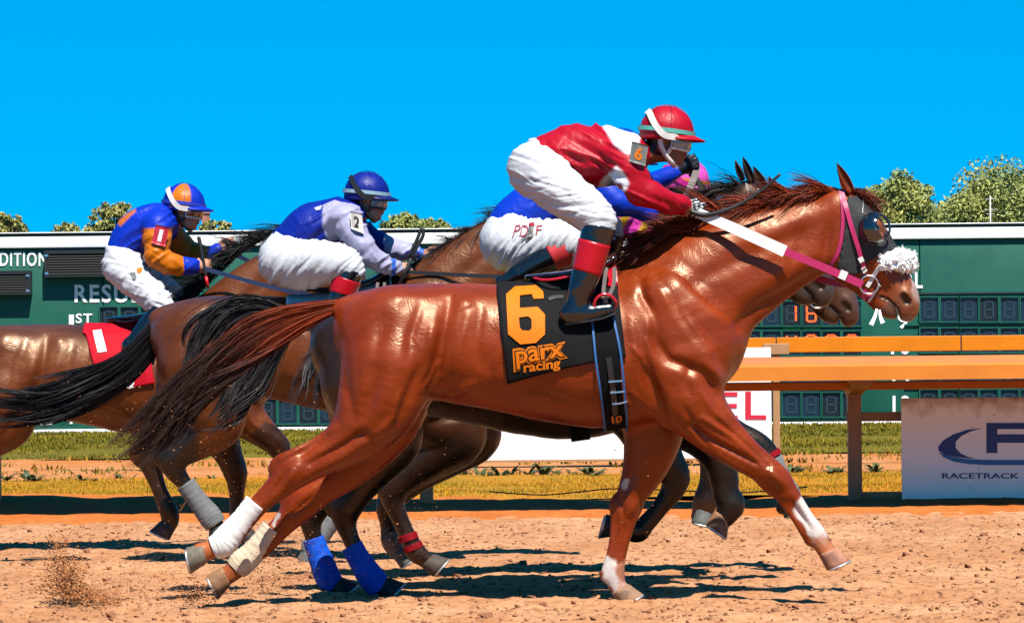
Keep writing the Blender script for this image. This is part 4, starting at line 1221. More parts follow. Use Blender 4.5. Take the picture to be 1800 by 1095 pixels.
mane(H1, D1, [(1496, 336), (1512, 348)], 260, .12, 8, (lin(120, 42, 12), lin(90, 32, 12)), flow=(.9, -.9), near_fall=.6, name='forelock')

# ---- dark bay with blue hind boots, beside the chestnut
D3 = 20.9
s3 = 20.0 / D3
f3 = lambda x, y: (542 + (x - 583) * s3, 528 + (y - 497) * s3)
n3 = sim(WITH, POLL, f3(*WITH), (1318, 330))
h3 = sim(POLL, MUZ, (1318, 330), (1446, 520))
BAYD, BLK = lin(50, 29, 20), lin(14, 13, 15)
legs3 = {
    'near_hind': (-.13, [(650, 668, 74), (668, 730, 68), (690, 770, 52), (664, 815, 38), (632, 855, 31), (610, 886, 30), (606, 912, 22), (614, 940, 16), (630, 975, 16), (650, 1008, 19), (662, 1022, 17), (676, 1032, 16)], ((672, 1028), (690, 1044), (712, 1040), HORN_DARK)),
    'far_hind': (.13, [(650, 668, 74), (640, 740, 62), (628, 785, 48), (600, 830, 36), (572, 865, 31), (552, 890, 29), (546, 915, 21), (550, 940, 16), (560, 975, 16), (572, 1008, 19), (584, 1022, 17), (596, 1030, 16)], ((590, 1026), (604, 1042), (626, 1036), HORN_DARK)),
    'near_fore': (-.12, [(1128, 690, 62), (1134, 740, 54), (1150, 780, 42), (1172, 812, 32), (1186, 836, 26), (1182, 862, 21), (1160, 892, 16), (1134, 922, 17), (1120, 934, 19), (1100, 930, 16), (1086, 926, 16)], ((1088, 925), (1050, 914), (1042, 938), HORN_DARK)),
    'far_fore': (.12, [(1140, 690, 62), (1190, 730, 54), (1232, 762, 42), (1262, 800, 32), (1272, 840, 26), (1276, 868, 24), (1284, 886, 25), (1276, 906, 20), (1262, 918, 17)], ((1268, 908), (1246, 940), (1258, 952), HORN_TAN)),
}
paint3 = [('tag', ('near_hind+far_hind', [(690, 800), (560, 880), (600, 1040)], 90, BLK, .85)), ('tag', ('near_fore+far_fore', [(1150, 790), (1290, 830), (1200, 900), (1080, 930)], 95, BLK, .95)),
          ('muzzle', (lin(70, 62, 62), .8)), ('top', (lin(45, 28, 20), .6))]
H3, H3body, bvh3, V3, sc3 = horse('racehorse', 'dark bay racehorse right behind the chestnut, with bright blue hind boots', D3, f3, s3, n3, h3, legs3, BAYD, BLK, paint3, h=0.013,
    ears=[(1322, 322, 1306, 276, -.05), (1306, 318, 1292, 282, .06)])
blue_wrap = mat('blue_boot', lin(2, 92, 225), rough=0.7, spec=.2, nscale=12, namt=0.15, bump=0.4, bscale=140)
leg_wrap(H3, D3, [(618, 958, 19), (630, 980, 20), (648, 1008, 23), (662, 1026, 23), (670, 1034, 19)], -.13, blue_wrap, ridge=.001)
leg_wrap(H3, D3, [(551, 946, 19), (560, 972, 20), (572, 1004, 23), (582, 1024, 22), (588, 1032, 18)], .13, blue_wrap, ridge=.001)
red_strap = mat('red_strap', lin(150, 8, 26), rough=0.7, spec=.1, nscale=12, namt=0.15)
tb0, tb1 = lin(22, 20, 22), lin(58, 54, 56)
g3 = [gpx(D3, (512, 556), (470, 528), (410, 528), (350, 556), (318, 600), (316, 640)),
      gpx(D3, (512, 560), (460, 540), (400, 548), (360, 590), (340, 650), (350, 700)),
      gpx(D3, (514, 566), (480, 560), (430, 590), (400, 640), (390, 700), (366, 760)),
      gpx(D3, (518, 572), (500, 610), (480, 650), (460, 690), (420, 730), (352, 772))]
hair(H3, 'tail', g3, 3000, 12, .015, .0014, (tb0, tb1), 15, clump=44, frizz=.013)
mane(H3, D3, [n3[0](1300, 375), n3[0](1390, 350), n3[0](1470, 338)], 900, .14, 16, (lin(40, 24, 18), lin(30, 20, 18)))

# ---- brown horse on the far side of that one
D4 = 22.3
s4 = 20.0 / D4
f4 = lambda x, y: (596 + (x - 583) * s4, 534 + (y - 497) * s4)
n4 = sim(WITH, POLL, f4(*WITH), (1388, 372))
h4 = sim(POLL, MUZ, (1388, 372), (1492, 556))
BRN = lin(72, 38, 23)
legs4 = {
    'near_hind': (-.12, [(700, 660, 70), (760, 720, 70), (800, 762, 56), (764, 800, 40), (722, 832, 30), (694, 854, 28), (692, 882, 20), (706, 918, 15), (722, 954, 17), (732, 970, 18), (746, 982, 15), (756, 990, 15)], ((752, 986), (768, 1000), (786, 996), (70, 55, 45))),
    'far_hind': (.12, [(700, 660, 70), (780, 730, 66), (830, 762, 52), (790, 800, 38), (740, 832, 30), (700, 862, 27), (680, 890, 20), (682, 920, 15), (688, 950, 18), (696, 966, 16), (706, 974, 15)], ((702, 970), (712, 984), (726, 980), HORN_GREY)),
    'near_fore': (-.12, [(1160, 690, 60), (1206, 728, 52), (1240, 760, 40), (1256, 800, 30), (1254, 836, 24), (1246, 858, 20), (1240, 880, 22), (1234, 898, 18), (1230, 908, 16)], ((1234, 896), (1228, 926), (1238, 944), HORN_GREY)),
    'far_fore': (.12, [(1170, 690, 60), (1226, 738, 50), (1284, 766, 33), (1326, 780, 25), (1344, 796, 23), (1362, 822, 18), (1377, 849, 14), (1390, 872, 18), (1384, 884, 17), (1378, 890, 16)], ((1384, 882), (1394, 912), (1404, 924), HORN_GREY)),
}
paint4 = [('tag', ('near_hind+far_hind', [(800, 850), (690, 900), (760, 1000)], 90, BLK, .7)), ('tag', ('near_fore+far_fore', [(1250, 800), (1360, 790), (1390, 900)], 90, BLK, .95)),
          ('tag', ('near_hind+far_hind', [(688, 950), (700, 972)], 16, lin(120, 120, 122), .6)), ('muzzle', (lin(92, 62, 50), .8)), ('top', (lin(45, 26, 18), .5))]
H4, H4body, bvh4, V4, sc4 = horse('racehorse', 'brown racehorse farthest back of the leading three, red striped hind leg and grey front boot', D4, f4, s4, n4, h4, legs4, BRN, BLK, paint4, h=0.0135,
    ears=[(1352, 352, 1324, 292, -.05), (1366, 356, 1352, 310, .06)])
for a, b in (((715, 938), (719, 950)), ((724, 956), (728, 966))):
    leg_wrap(H4, D4, [(*a, 17.5), (*b, 18)], -.12, red_strap, 'leg_band', ridge=.0)
grey_wrap = mat('grey_boot', lin(120, 124, 126), rough=0.8, nscale=12, namt=0.2, bump=0.4, bscale=140)
leg_wrap(H4, D4, [(1356, 808, 21), (1370, 836, 18), (1386, 866, 20), (1390, 876, 18)], .12, grey_wrap, ridge=.001)
leg_wrap(H4, D4, [(1350, 798, 22.5), (1355, 806, 22)], .12, red_strap, 'leg_band', ridge=0)
g4 = [gpx(D4, (604, 560), (570, 580), (540, 640), (520, 700)), gpx(D4, (606, 566), (585, 620), (565, 680), (545, 730))]
hair(H4, 'tail', g4, 400, 12, .02, .0024, (tb0, tb1), 25)
mane(H4, D4, [n4[0](1180, 420), n4[0](1300, 375), n4[0](1390, 350), n4[0](1470, 338)], 900, .14, 26, (lin(60, 30, 18), lin(36, 22, 16)))

# ---- bay ridden by the navy and lilac jockey
D2 = 24.0
s2 = 20.0 / D2
f2 = lambda x, y: (505 + (x - 875) * s2, 519 + (y - 497) * s2)
n2 = sim(WITH, POLL, f2(*WITH), (962, 352))
h2 = sim(POLL, MUZ, (962, 352), (1078, 505))
BAY = lin(112, 53, 18)
legs2 = {
    'near_hind': (-.13, [(348, 638, 66), (366, 700, 62), (382, 742, 47), (350, 772, 35), (320, 792, 28), (304, 806, 26), (308, 828, 19), (326, 852, 14), (350, 884, 14), (370, 908, 17), (378, 922, 15), (386, 932, 14)], ((382, 928), (380, 946), (394, 952), HORN_DARK)),
    'far_hind': (.13, [(344, 638, 66), (330, 700, 58), (318, 736, 44), (292, 762, 33), (270, 782, 27), (262, 800, 25), (268, 826, 18), (280, 860, 14), (296, 898, 17), (300, 912, 16), (294, 926, 15)], ((296, 922), (284, 948), (270, 952), (60, 45, 36))),
    'near_fore': (-.12, [(760, 668, 54), (720, 720, 48), (680, 780, 38), (640, 840, 28), (610, 880, 24), (580, 920, 14), (556, 952, 16), (548, 964, 14), (542, 972, 14)], ((546, 968), (536, 984), (552, 990), HORN_GREY)),
    'far_fore': (.12, [(780, 668, 54), (800, 720, 46), (816, 750, 36), (806, 770, 28), (790, 786, 22), (770, 780, 14), (740, 775, 15), (728, 780, 13)], None),
}
paint2 = [('tag', ('near_hind+far_hind', [(300, 790), (270, 880), (290, 950)], 55, BLK, .92)), ('tag', ('near_hind', [(310, 830), (390, 940)], 40, BLK, .9)),
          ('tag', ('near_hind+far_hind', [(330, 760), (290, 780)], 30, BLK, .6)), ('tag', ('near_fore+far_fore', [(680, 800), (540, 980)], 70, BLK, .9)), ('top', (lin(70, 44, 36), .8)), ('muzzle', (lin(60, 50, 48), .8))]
H2, H2body, bvh2, V2, sc2 = horse('racehorse', 'bay racehorse with long black tail and grey hind wrap, under the navy jockey', D2, f2, s2, n2, h2, legs2, BAY, BLK, paint2, h=0.013,
    ears=[(952, 345, 930, 310, -.05), (944, 343, 934, 312, .06)])
grey_b = mat('grey_bandage', lin(116, 118, 120), rough=0.88, nscale=12, namt=0.2, bump=0.4, bscale=140)
leg_wrap(H2, D2, [(326, 850, 17.5), (348, 880, 17.5), (368, 906, 20.5), (379, 922, 19)], -.13, grey_b)
leg_wrap(H2, D2, [(584, 912, 17.5), (566, 938, 17), (550, 958, 19), (543, 972, 16)], -.12, grey_wrap, ridge=.001)
g2 = [gpx(D2, (302, 546), (262, 578), (205, 628), (130, 662), (60, 682), (-50, 676)),
      gpx(D2, (298, 550), (264, 592), (208, 646), (134, 680), (60, 700), (-60, 696)),
      gpx(D2, (296, 556), (268, 606), (214, 662), (144, 698), (66, 722), (-50, 716)),
      gpx(D2, (298, 562), (276, 618), (226, 676), (156, 716), (76, 746), (-30, 744))]
hair(H2, 'tail', g2, 3600, 12, .013, .0015, (tb0, lin(34, 34, 38)), 35, clump=50, frizz=.014)
BK = (lin(16, 15, 17), lin(28, 28, 32))
mane(H2, D2, [(700, 488), (745, 470), (790, 440), (830, 415), (890, 385), (950, 352)], 2200, .125, 36, BK, near_fall=.6)

# ---- bay number one
D5 = 25.5
s5 = 20.0 / D5
f5 = lambda x, y: (150 + (x - 875) * s5, 569 + (y - 497) * s5)
n5 = sim(WITH, POLL, f5(*WITH), (548, 408))
h5 = sim(POLL, MUZ, (548, 408), (652, 548))
BAY5 = lin(114, 54, 20)
legs5 = {
    'near_hind': (-.13, [(-2, 690, 60), (10, 716, 54), (14, 742, 46), (-20, 772, 36), (-60, 800, 26), (-90, 820, 24), (-112, 840, 18), (-136, 870, 13), (-160, 900, 16), (-178, 910, 14)], ((-172, 906), (-196, 920), (-204, 908), HORN_DARK)),
    'far_hind': (.13, [(-2, 690, 60), (-10, 730, 50), (-50, 770, 36), (-90, 790, 26), (-116, 806, 24), (-136, 830, 18), (-160, 850, 13), (-190, 880, 15), (-204, 890, 14)], ((-198, 886), (-222, 898), (-230, 888), HORN_DARK)),
    'near_fore': (-.12, [(392, 690, 46), (412, 716, 42), (438, 740, 33), (464, 762, 26), (484, 780, 22), (500, 804, 17), (512, 834, 13), (522, 862, 15), (522, 876, 13), (518, 886, 13)], ((520, 880), (512, 902), (524, 910), HORN_DARK)),
    'far_fore': (.12, [(372, 690, 48), (376, 736, 42), (388, 770, 33), (402, 800, 25), (412, 826, 22), (416, 850, 17), (416, 884, 13), (418, 916, 15), (426, 930, 13), (434, 938, 13)], ((430, 936), (438, 952), (452, 950), HORN_DARK)),
}
paint5 = [('tag', ('near_fore', [(470, 765), (500, 800), (520, 890)], 26, BLK, .8)), ('tag', ('far_fore', [(404, 805), (416, 850), (430, 940)], 36, lin(44, 28, 22), .85)),
          ('top', (lin(60, 40, 36), .8)), ('muzzle', (lin(60, 50, 48), .8))]
H5, H5body, bvh5, V5, sc5 = horse('racehorse', 'bay racehorse at the left edge with a crimson number one cloth', D5, f5, s5, n5, h5, legs5, BAY5, BLK, paint5, h=0.0135,
    ears=[(545, 400, 532, 366, -.05), (536, 400, 524, 372, .06)])
g5 = [gpx(D5, (-66, 605), (-110, 620), (-180, 680), (-240, 720)), gpx(D5, (-66, 612), (-100, 650), (-160, 710), (-210, 760))]
hair(H5, 'tail', g5, 500, 12, .02, .0026, BK, 45)
mane(H5, D5, [(322, 545), (360, 505), (396, 470), (430, 440), (470, 418), (520, 402)], 1900, .14, 46, BK, flow=(-1.1, .1), near_fall=.5)
# ------------------------------------------------------------------ riders
class Head:
    """head frame: origin at the skull's centre, f forward, u up, l towards the camera (metres)"""
    def __init__(s, D, px, py, tilt, w=0.0, yaw=0.0):
        s.o = W(px, py, D + w)
        a = math.radians(tilt)
        f = np.array([math.cos(a), 0, math.sin(a)]); u = np.array([-math.sin(a), 0, math.cos(a)])
        y = math.radians(yaw)
        l = np.array([0, -1.0, 0])
        s.f = f * math.cos(y) + l * math.sin(y); s.l = l * math.cos(y) - f * math.sin(y); s.u = u
    def __call__(s, f, l, u):
        return s.o + s.f * f + s.l * l + s.u * u
    def rows(s, pts):
        return np.array([list(s(a[0], a[1], a[2])) + [a[3], a[4] if len(a) > 4 else 1.0] for a in pts])
def sculpt_head(sc, Hd, k=.012):
    R = lambda pts, kk=k, n=1: sc.raw(Hd.rows(pts), kk, n, 'head')
    R([(-.018, 0, .035, .080), (.018, 0, .035, .080)], .02)                    # skull
    R([(.035, 0, -.015, .062), (.045, 0, -.060, .048)], .02)                   # face
    for s_ in (-1, 1):
        R([(-.01, s_ * .045, -.045, .030), (.045, s_ * .026, -.092, .026)], .02)   # jaw
        R([(.055, s_ * .040, -.030, .022), (.062, s_ * .030, -.040, .020)], .015)  # cheek
        R([(-.012, s_ * .072, -.005, .013), (-.018, s_ * .078, .018, .014), (-.010, s_ * .074, -.022, .009)], .006)  # ear
    R([(.075, 0, -.102, .020), (.070, 0, -.096, .024)], .014)                  # chin
    R([(.088, 0, .010, .013), (.104, 0, -.022, .013), (.112, 0, -.034, .012)], .012)   # nose
    for s_ in (-1, 1):
        R([(.103, s_ * .011, -.037, .008), (.098, s_ * .013, -.038, .007)], .006)
    R([(.096, -.016, -.058, .008), (.100, 0, -.056, .009), (.096, .016, -.058, .008)], .006)   # upper lip
    R([(.092, -.014, -.074, .009), (.097, 0, -.074, .010), (.092, .014, -.074, .009)], .006)   # lower lip
    R([(.078, -.035, .014, .014), (.090, 0, .016, .014), (.078, .035, .014, .014)], .012)      # brow
def hand(sc, wrist, fdir, inward, up=(0, 0, 1), r=1.0, name='hand'):
    """closed fist around a rein: palm, four curled fingers, thumb on top"""
    f = unit(fdir); l = np.array([0, inward, 0.0]); l = unit(l - f * (l @ f)); u = np.cross(f, l)
    if u[2] < 0: u = -u
    q = lambda a, b, c: wrist + f * a * r + l * b * r + u * c * r
    row = lambda p, rad: list(p) + [rad * r, 1.0]
    sc.raw([row(q(-.01, 0, 0), .027), row(q(.035, 0, .0), .033), row(q(.070, .002, .0), .031)], .015, 2, name)
    sc.raw([row(q(.045, 0, .020), .022), row(q(.078, 0, .022), .019)], .012, 1, name)
    sc.raw([row(q(.045, 0, -.020), .020), row(q(.074, 0, -.024), .017)], .012, 1, name)
    for i, (h, L) in enumerate(((.034, 1.0), (.0125, 1.08), (-.009, 1.02), (-.029, .84))):
        a = q(.078, -.004, h); b = q(.078 + .030 * L, .010, h * .96); c = q(.078 + .030 * L, .036, h * .92); d = q(.078 + .004, .046, h * .88)
        sc.raw([row(a, .0112), row(b, .0104), row(c, .0096), row(d, .0088)], .004, 1, name)
    sc.raw([row(q(.028, .010, .034), .015), row(q(.062, .022, .046), .0125), row(q(.092, .036, .036), .0105)], .006, 1, name)
def folds(V, N, P2, ang, long_, across, amp, seed=0.3, mask=None):
    a = math.radians(ang)
    c, s_ = math.cos(a), math.sin(a)
    x, y = P2[:, 0] * c + P2[:, 1] * s_, -P2[:, 0] * s_ + P2[:, 1] * c
    wob = noise2(np.stack([P2[:, 0] / 45, P2[:, 1] / 45], 1), seed + 3.3) * 7
    n = noise2(np.stack([x / long_, (y + wob) / across], 1), seed + 9.1)
    n = 1 - np.abs(n) * 2.2
    d = amp * n
    if mask is not None: d = d * mask
    return V + N * d[:, None]
def cap_mesh(Hd, rx=.130, ry=.110, rz=.122, low=-16, z0=.034, n=44, m=18, grow=0.0):
    V, F = [], []
    for i in range(m + 1):
        t = math.radians(90 - (90 - low) * i / m)
        for j in range(n):
            a = 2 * math.pi * j / n
            bulge = 1.0 + .02 * math.cos(a * 3 + 1) * math.cos(t)
            V.append(Hd((rx + grow) * math.cos(t) * math.cos(a) * bulge - .006, (ry + grow) * math.cos(t) * math.sin(a), z0 + (rz + grow) * math.sin(t) + (0.010 * (math.cos(a) - 1) * (t < .2))))
    for i in range(m):
        for j in range(n):
            k = (j + 1) % n
            F.append([i * n + j, (i + 1) * n + j, (i + 1) * n + k, i * n + k])
    return np.array(V), F
def cap_angles(n=44, m=18, low=-16):
    t = np.repeat([90 - (90 - low) * i / m for i in range(m + 1)], n); a = np.tile(np.arange(n) * 360.0 / n, m + 1)
    return t, a
def ring_on_cap(Hd, el0, el1, grow=.004, thick=.003, rx=.130, ry=.110, rz=.122, z0=.034, n=60, tiltf=0.0, a0=0, a1=360):
    V, F = [], []
    full = a1 - a0 >= 360
    cnt = n if full else n + 1
    for j in range(cnt):
        a = math.radians(a0 + (a1 - a0) * j / n)
        for el, g in ((el0, grow), (el1, grow), (el1, grow + thick), (el0, grow + thick)):
            t = math.radians(el + tiltf * math.cos(a))
            V.append(Hd((rx + g) * math.cos(t) * math.cos(a) * (1.0 + .02 * math.cos(a * 3 + 1) * math.cos(t)) - .006, (ry + g) * math.cos(t) * math.sin(a), z0 + (rz + g) * math.sin(t)))
    for j in range(n):
        k = (j + 1) % cnt
        for q in range(4):
            r = (q + 1) % 4
            F.append([j * 4 + q, j * 4 + r, k * 4 + r, k * 4 + q])
    return np.array(V), F
def helmet(parent, Hd, colour, peak_col, band_col=None, panels=None):
    V, F = cap_mesh(Hd)
    t, a = cap_angles()
    C = np.tile(np.array(colour, dtype=float), (len(V), 1))
    if panels:
        for (a0, a1, e0, c) in panels:
            C[(((a - a0) % 360) < (a1 - a0)) & (t > e0)] = c
    o = obj('helmet', V, F, silk_m, parent, C)
    md = o.modifiers.new('thick', 'SOLIDIFY'); md.thickness = .006; md.offset = 1
    # peak
    PV, PF = [], []
    n, m = 24, 6
    for i in range(m + 1):
        for j in range(n + 1):
            an = math.radians(-75 + 150 * j / n)
            ext = .055 * (math.cos(an * 1.15) ** .6 if abs(an * 1.15) < 1.5 else 0)
            r = 1 + 0
            s_ = i / m
            PV.append(Hd((.130 + ext * s_) * math.cos(an), (.110 + ext * s_ * .7) * math.sin(an), 0.030 - .018 * s_ - .012 * abs(math.sin(an)) ** 2))
    for i in range(m):
        for j in range(n):
            p = i * (n + 1) + j
            PF.append([p, p + 1, p + n + 2, p + n + 1])
    pk = obj('peak', np.array(PV), PF, silk_m, o, np.tile(np.array(peak_col, dtype=float), (len(PV), 1)))
    md = pk.modifiers.new('thick', 'SOLIDIFY'); md.thickness = .007
    if band_col is not None:
        V, F = ring_on_cap(Hd, -4, 5, grow=.006, thick=.003)
        obj('band', V, F, mat('band_%d' % (hash(tuple(band_col)) % 9999), band_col, rough=.6, nscale=40, namt=.1), o, smooth=False)
    V, F = cap_mesh(Hd, grow=.0075, n=24)
    # the cover's seams
    seams = []
    for an in (0, 60, 120, 180, 240, 300):
        L = [Hd((.130 + .005) * (1.0 + .02 * math.cos(math.radians(an + 20) * 3 + 1) * math.cos(math.radians(t_))) * math.cos(math.radians(t_)) * math.cos(math.radians(an + 20)) - .006, (.110 + .005) * math.cos(math.radians(t_)) * math.sin(math.radians(an + 20)), .034 + (.122 + .005) * math.sin(math.radians(t_))) for t_ in np.linspace(88, 0, 14)]
        seams.append(tube(L, .0014, 5))
    Vs, Fs = join(seams)
    obj('seam', Vs, Fs, silk_m, o, np.tile(np.array(colour, dtype=float) * .8, (len(Vs), 1)))
    # padded harness: from the rim round under the ear to the chin
    return o
def harness(parent, Hd, m, wide=.016):
    for s_ in (-1, 1):
        P = spline([Hd(-.030, s_ * .088, .010), Hd(-.020, s_ * .083, -.040), Hd(.010, s_ * .068, -.085), Hd(.045, s_ * .045, -.118), Hd(.062, 0, -.128)], 6)
        cen = Hd(.0, 0, -.03)
        V, F = strap(P, wide, .005, P - cen)
        P2 = spline([Hd(.045, s_ * .086, .012), Hd(.034, s_ * .078, -.035), Hd(.012, s_ * .070, -.080)], 6)
        V2, F2 = strap(P2, wide * .8, .005, P2 - cen)
        V, F = join([(V, F), (V2, F2)])
        obj('chin_strap', V, F, m, parent)
def goggles(parent, Hd, frame_m, lens_m, strap_m, el0=10, rise=16):
    n, m = 26, 6
    def P(an, v, r):
        e = .033 * (1 - .30 * abs(math.sin(an * .5))) * v
        nose = .010 * math.exp(-(an / .22) ** 2) * (v < 0)
        return Hd((.090 + r) * math.cos(an) + .012, (.074 + r) * math.sin(an), -.016 + e + nose * 1.5)
    A = np.radians(np.linspace(-78, 78, n + 1))
    V = [P(a, v, .012 + .006 * (1 - v * v)) for v in np.linspace(-1, 1, m + 1) for a in A]
    F = [[i * (n + 1) + j, i * (n + 1) + j + 1, (i + 1) * (n + 1) + j + 1, (i + 1) * (n + 1) + j] for i in range(m) for j in range(n)]
    o = obj('goggles', np.array(V), F, lens_m, parent)
    o.modifiers.new('t', 'SOLIDIFY').thickness = .002
    loop = [P(a, 1.05, .010) for a in A] + [P(A[-1], v, .008) for v in (.5, 0, -.5)] + [P(a, -1.05, .010) for a in A[::-1]] + [P(A[0], v, .008) for v in (-.5, 0, .5)]
    loop = np.array(loop + loop[:1])
    V, F = tube(loop, .0075, 8, cap=False)
    obj('goggle_frame', V, F, frame_m, o)
    # elastic strap rising round the back of the cap
    S = []
    for a in np.radians(np.linspace(62, 298, 46)):
        t = math.radians(-6 + rise * (1 - math.cos(a)) ) if True else 0
        t = math.radians(el0 - 18 + (rise + 18) * sstep(-.1, 1.0, -math.cos(a)))
        S.append(Hd((.130 + .0095) * (1.0 + .02 * math.cos(a * 3 + 1) * math.cos(t)) * math.cos(t) * math.cos(a) - .006, (.110 + .0095) * math.cos(t) * math.sin(a), .034 + (.122 + .0095) * math.sin(t)))
    S = np.array(S)
    S = np.concatenate([[P(A[-1], .2, .010)], S, [P(A[0], .2, .010)]])
    cen = Hd(0, 0, .02)
    V, F = strap(S, .030, .003, S - cen)
    obj('strap', V, F, strap_m, o, smooth=False)
    return o
def boot(parent, D, leg, w, R, band=None, col_m=None, foot=None, band_m=None, sock=None):
    """riding boot: shaft along leg rows (px, py, r px); foot rows (px, py, r px)"""
    sc = Sculpt(D)
    sc.chain([(a[0], a[1], a[2], 1.0, a[3] if len(a) > 3 else w) for a in leg], k=.02, n=4)
    sc.chain([(a[0], a[1], a[2], .95, a[3] if len(a) > 3 else w) for a in foot], k=.025, n=3)
    a, b = W(*leg[0][:2], D + w), W(*leg[1][:2], D + w)
    sc.cut(a, a - b, .09)
    V, F = sc.build(.006, smooth=2)
    N = vnormals(V, F)
    V = V + N * (.0015 * vnoise(V * 26))[:, None]
    o = obj('boot', V, F, boot_m, parent)
    # sole and heel under the foot
    P = np.array([W(r[0], r[1], D + w) for r in foot]); d = unit(P[-1] - P[0]); dn = np.cross(d, [0, 1, 0]); dn = dn if dn[2] < 0 else -dn
    rr = np.array([r[2] for r in foot]) / (FPX / D)
    L = np.array([P[0] + dn * rr[0] * .92 - d * rr[0] * .5, P[0] + dn * rr[0] * .98 + d * .01, P[len(P) // 2] + dn * rr[len(P) // 2] * .98, P[-1] + dn * rr[-1] * .98, P[-1] + dn * rr[-1] * .7 + d * rr[-1] * .8])
    V, F = strap(spline(L, 4), np.interp(np.linspace(0, 1, 17), [0, .3, .7, .95, 1], [.05, .06, .078, .07, .03]), .010, np.tile(-dn, (17, 1)))
    obj('sole', V, F, rubber_m, o, smooth=False)
    if band:
        G = spline(np.array([[r[0], r[1], r[2]] for r in leg], dtype=float), 10)
        al = np.concatenate([[0], np.cumsum(np.linalg.norm(np.diff(G[:, :2], axis=0), axis=1))]); al /= al[-1]
        fr = np.linspace(band[0], band[1], 12)
        Q = np.array([list(W(np.interp(f_, al, G[:, 0]), np.interp(f_, al, G[:, 1]), D + w)) + [(np.interp(f_, al, G[:, 2]) + 1.3) / (FPX / D)] for f_ in fr])
        V, F = tube(Q[:, :3], Q[:, 3], 24, q=1.0)
        obj('boot_cuff', V, F, band_m or red_vinyl, o)
    return o
def sculpt_limb(sc, rows, k, n=4, tag=''):
    sc.chain([(a[0], a[1], a[2], a[4] if len(a) > 4 else 1.0, a[3]) for a in rows], k=k, n=n, tag=tag)
def shrink(rows, d):
    return [tuple([a[0], a[1], max(a[2] - d, 3)] + list(a[3:])) for a in rows]
def rider(label, D, head, torso, arms, thighs, shins, jacket_fn, skin, pants_fn=None, glove=None, jf=(), pf=(), h=.0068, group='jockeys crouched on the racehorses'):
    """head: Head; torso rows px,py,r,w,q; arms / thighs / shins: near, far lists of px,py,r,w"""
    sc = Sculpt(D)
    S = FPX / D
    sculpt_head(sc, head)
    nk = head(-.02, 0, -.06)
    t1 = W(torso[-1][0], torso[-1][1], D)
    sc.raw([list(nk) + [.055, 1], list(nk * .5 + t1 * .5) + [.055, 1], list(t1) + [.06, 1]], .03, 2, 'head')
    sculpt_limb(sc, shrink(torso, .022 * S), .04, tag='body')
    for A in arms: sculpt_limb(sc, shrink(A, .008 * S), .03, tag='body')
    for A in thighs: sculpt_limb(sc, shrink(A, .02 * S), .03, tag='body')
    for A in shins: sculpt_limb(sc, shrink(A[:-1], .026 * S), .02, tag='body')
    for i, A in enumerate(arms):
        a, b = W(A[-2][0], A[-2][1], D + A[-2][3]), W(A[-1][0], A[-1][1], D + A[-1][3])
        hand(sc, b, b - a, 1 if A[-1][3] < 0 else -1, name='hand')
    V, F = sc.build(.0074, smooth=1)
    who = sc.tags(V, ['body', 'head', 'hand'])
    C = np.tile(np.array(skin, dtype=float), (len(V), 1))
    hn = vnoise(V * 40)
    loc = (V - head.o) @ np.stack([head.f, head.l, head.u], 1)
    isH = who == 1
    C[isH & (loc[:, 0] < .0) & (loc[:, 2] > -.085)] = lin(28, 20, 16)          # hair under the cap
    ear = isH & (np.abs(loc[:, 1]) > .066) & (np.abs(loc[:, 0] + .012) < .03) & (loc[:, 2] < .04)
    C[ear] = np.array(skin) * [1.1, .85, .8]
    beard = isH & (loc[:, 2] < -.045) & (loc[:, 0] > .0)
    C[beard] *= .82
    lips = isH & (loc[:, 0] > .088) & (np.abs(loc[:, 2] + .066) < .014) & (np.abs(loc[:, 1]) < .022)
    C[lips] *= [.85, .62, .6]
    if glove is not None:
        g = who == 2
        C[g] = glove[0]
        if len(glove) > 1:
            st = np.sin(proj(V)[:, 1] * 1.15 + proj(V)[:, 0] * .35) > .72
            C[g & st & (V[:, 1] < D - .0)] = glove[1]
    base = W(torso[0][0], torso[0][1], D)
    root = thing('person', label, 'person', base, group)
    obj('body', V, F, skin_m, root, C)
    # jacket
    sj = Sculpt(D)
    sculpt_limb(sj, torso, .05)
    for A in arms:
        sculpt_limb(sj, A[:-1] + [tuple([A[-1][0] * .8 + A[-2][0] * .2, A[-1][1] * .8 + A[-2][1] * .2] + list(A[-1][2:]))], .03)
    # collar
    sj.raw([list(nk * .35 + t1 * .65) + [.066, 1], list(t1) + [.075, 1]], .03, 1)
    V, F = sj.build(h, smooth=2)
    N = vnormals(V, F); P2 = proj(V)
    for (ang, lo_, ac, amp, sd, reg) in jf:
        mk = None if reg is None else np.clip(1 - pdist(P2, reg[0])[0] / reg[1], 0, 1)
        V = folds(V, N, P2, ang, lo_, ac, amp, sd, mk)
    jk = obj('jacket', V, F, silk_m, root, jacket_fn(P2, V))
    bj = BVHTree.FromPolygons([Vector(v) for v in V], [list(map(int, f)) for f in F])
    # breeches
    sp = Sculpt(D)
    t0, ta = torso[0], torso[1]
    sculpt_limb(sp, [(t0[0], t0[1], t0[2] * 1.06, t0[3], t0[4]), ((t0[0] + ta[0]) / 2, (t0[1] + ta[1]) / 2, (t0[2] + ta[2]) / 2 * 1.05, 0, ta[4])], .04)
    for A in thighs: sculpt_limb(sp, A, .05)
    a, b = W(t0[0], t0[1], D), W(ta[0], ta[1], D)
    sp.cut(a + (b - a) * .85, b - a, .13)
    V, F = sp.build(h, smooth=2)
    N = vnormals(V, F); P2 = proj(V)
    for (ang, lo_, ac, amp, sd, reg) in pf:
        mk = None if reg is None else np.clip(1 - pdist(P2, reg[0])[0] / reg[1], 0, 1)
        V = folds(V, N, P2, ang, lo_, ac, amp, sd, mk)
    C = np.tile(np.array((.35, .36, .385)), (len(V), 1))
    pb = obj('breeches', V, F, pants_m, root, C)
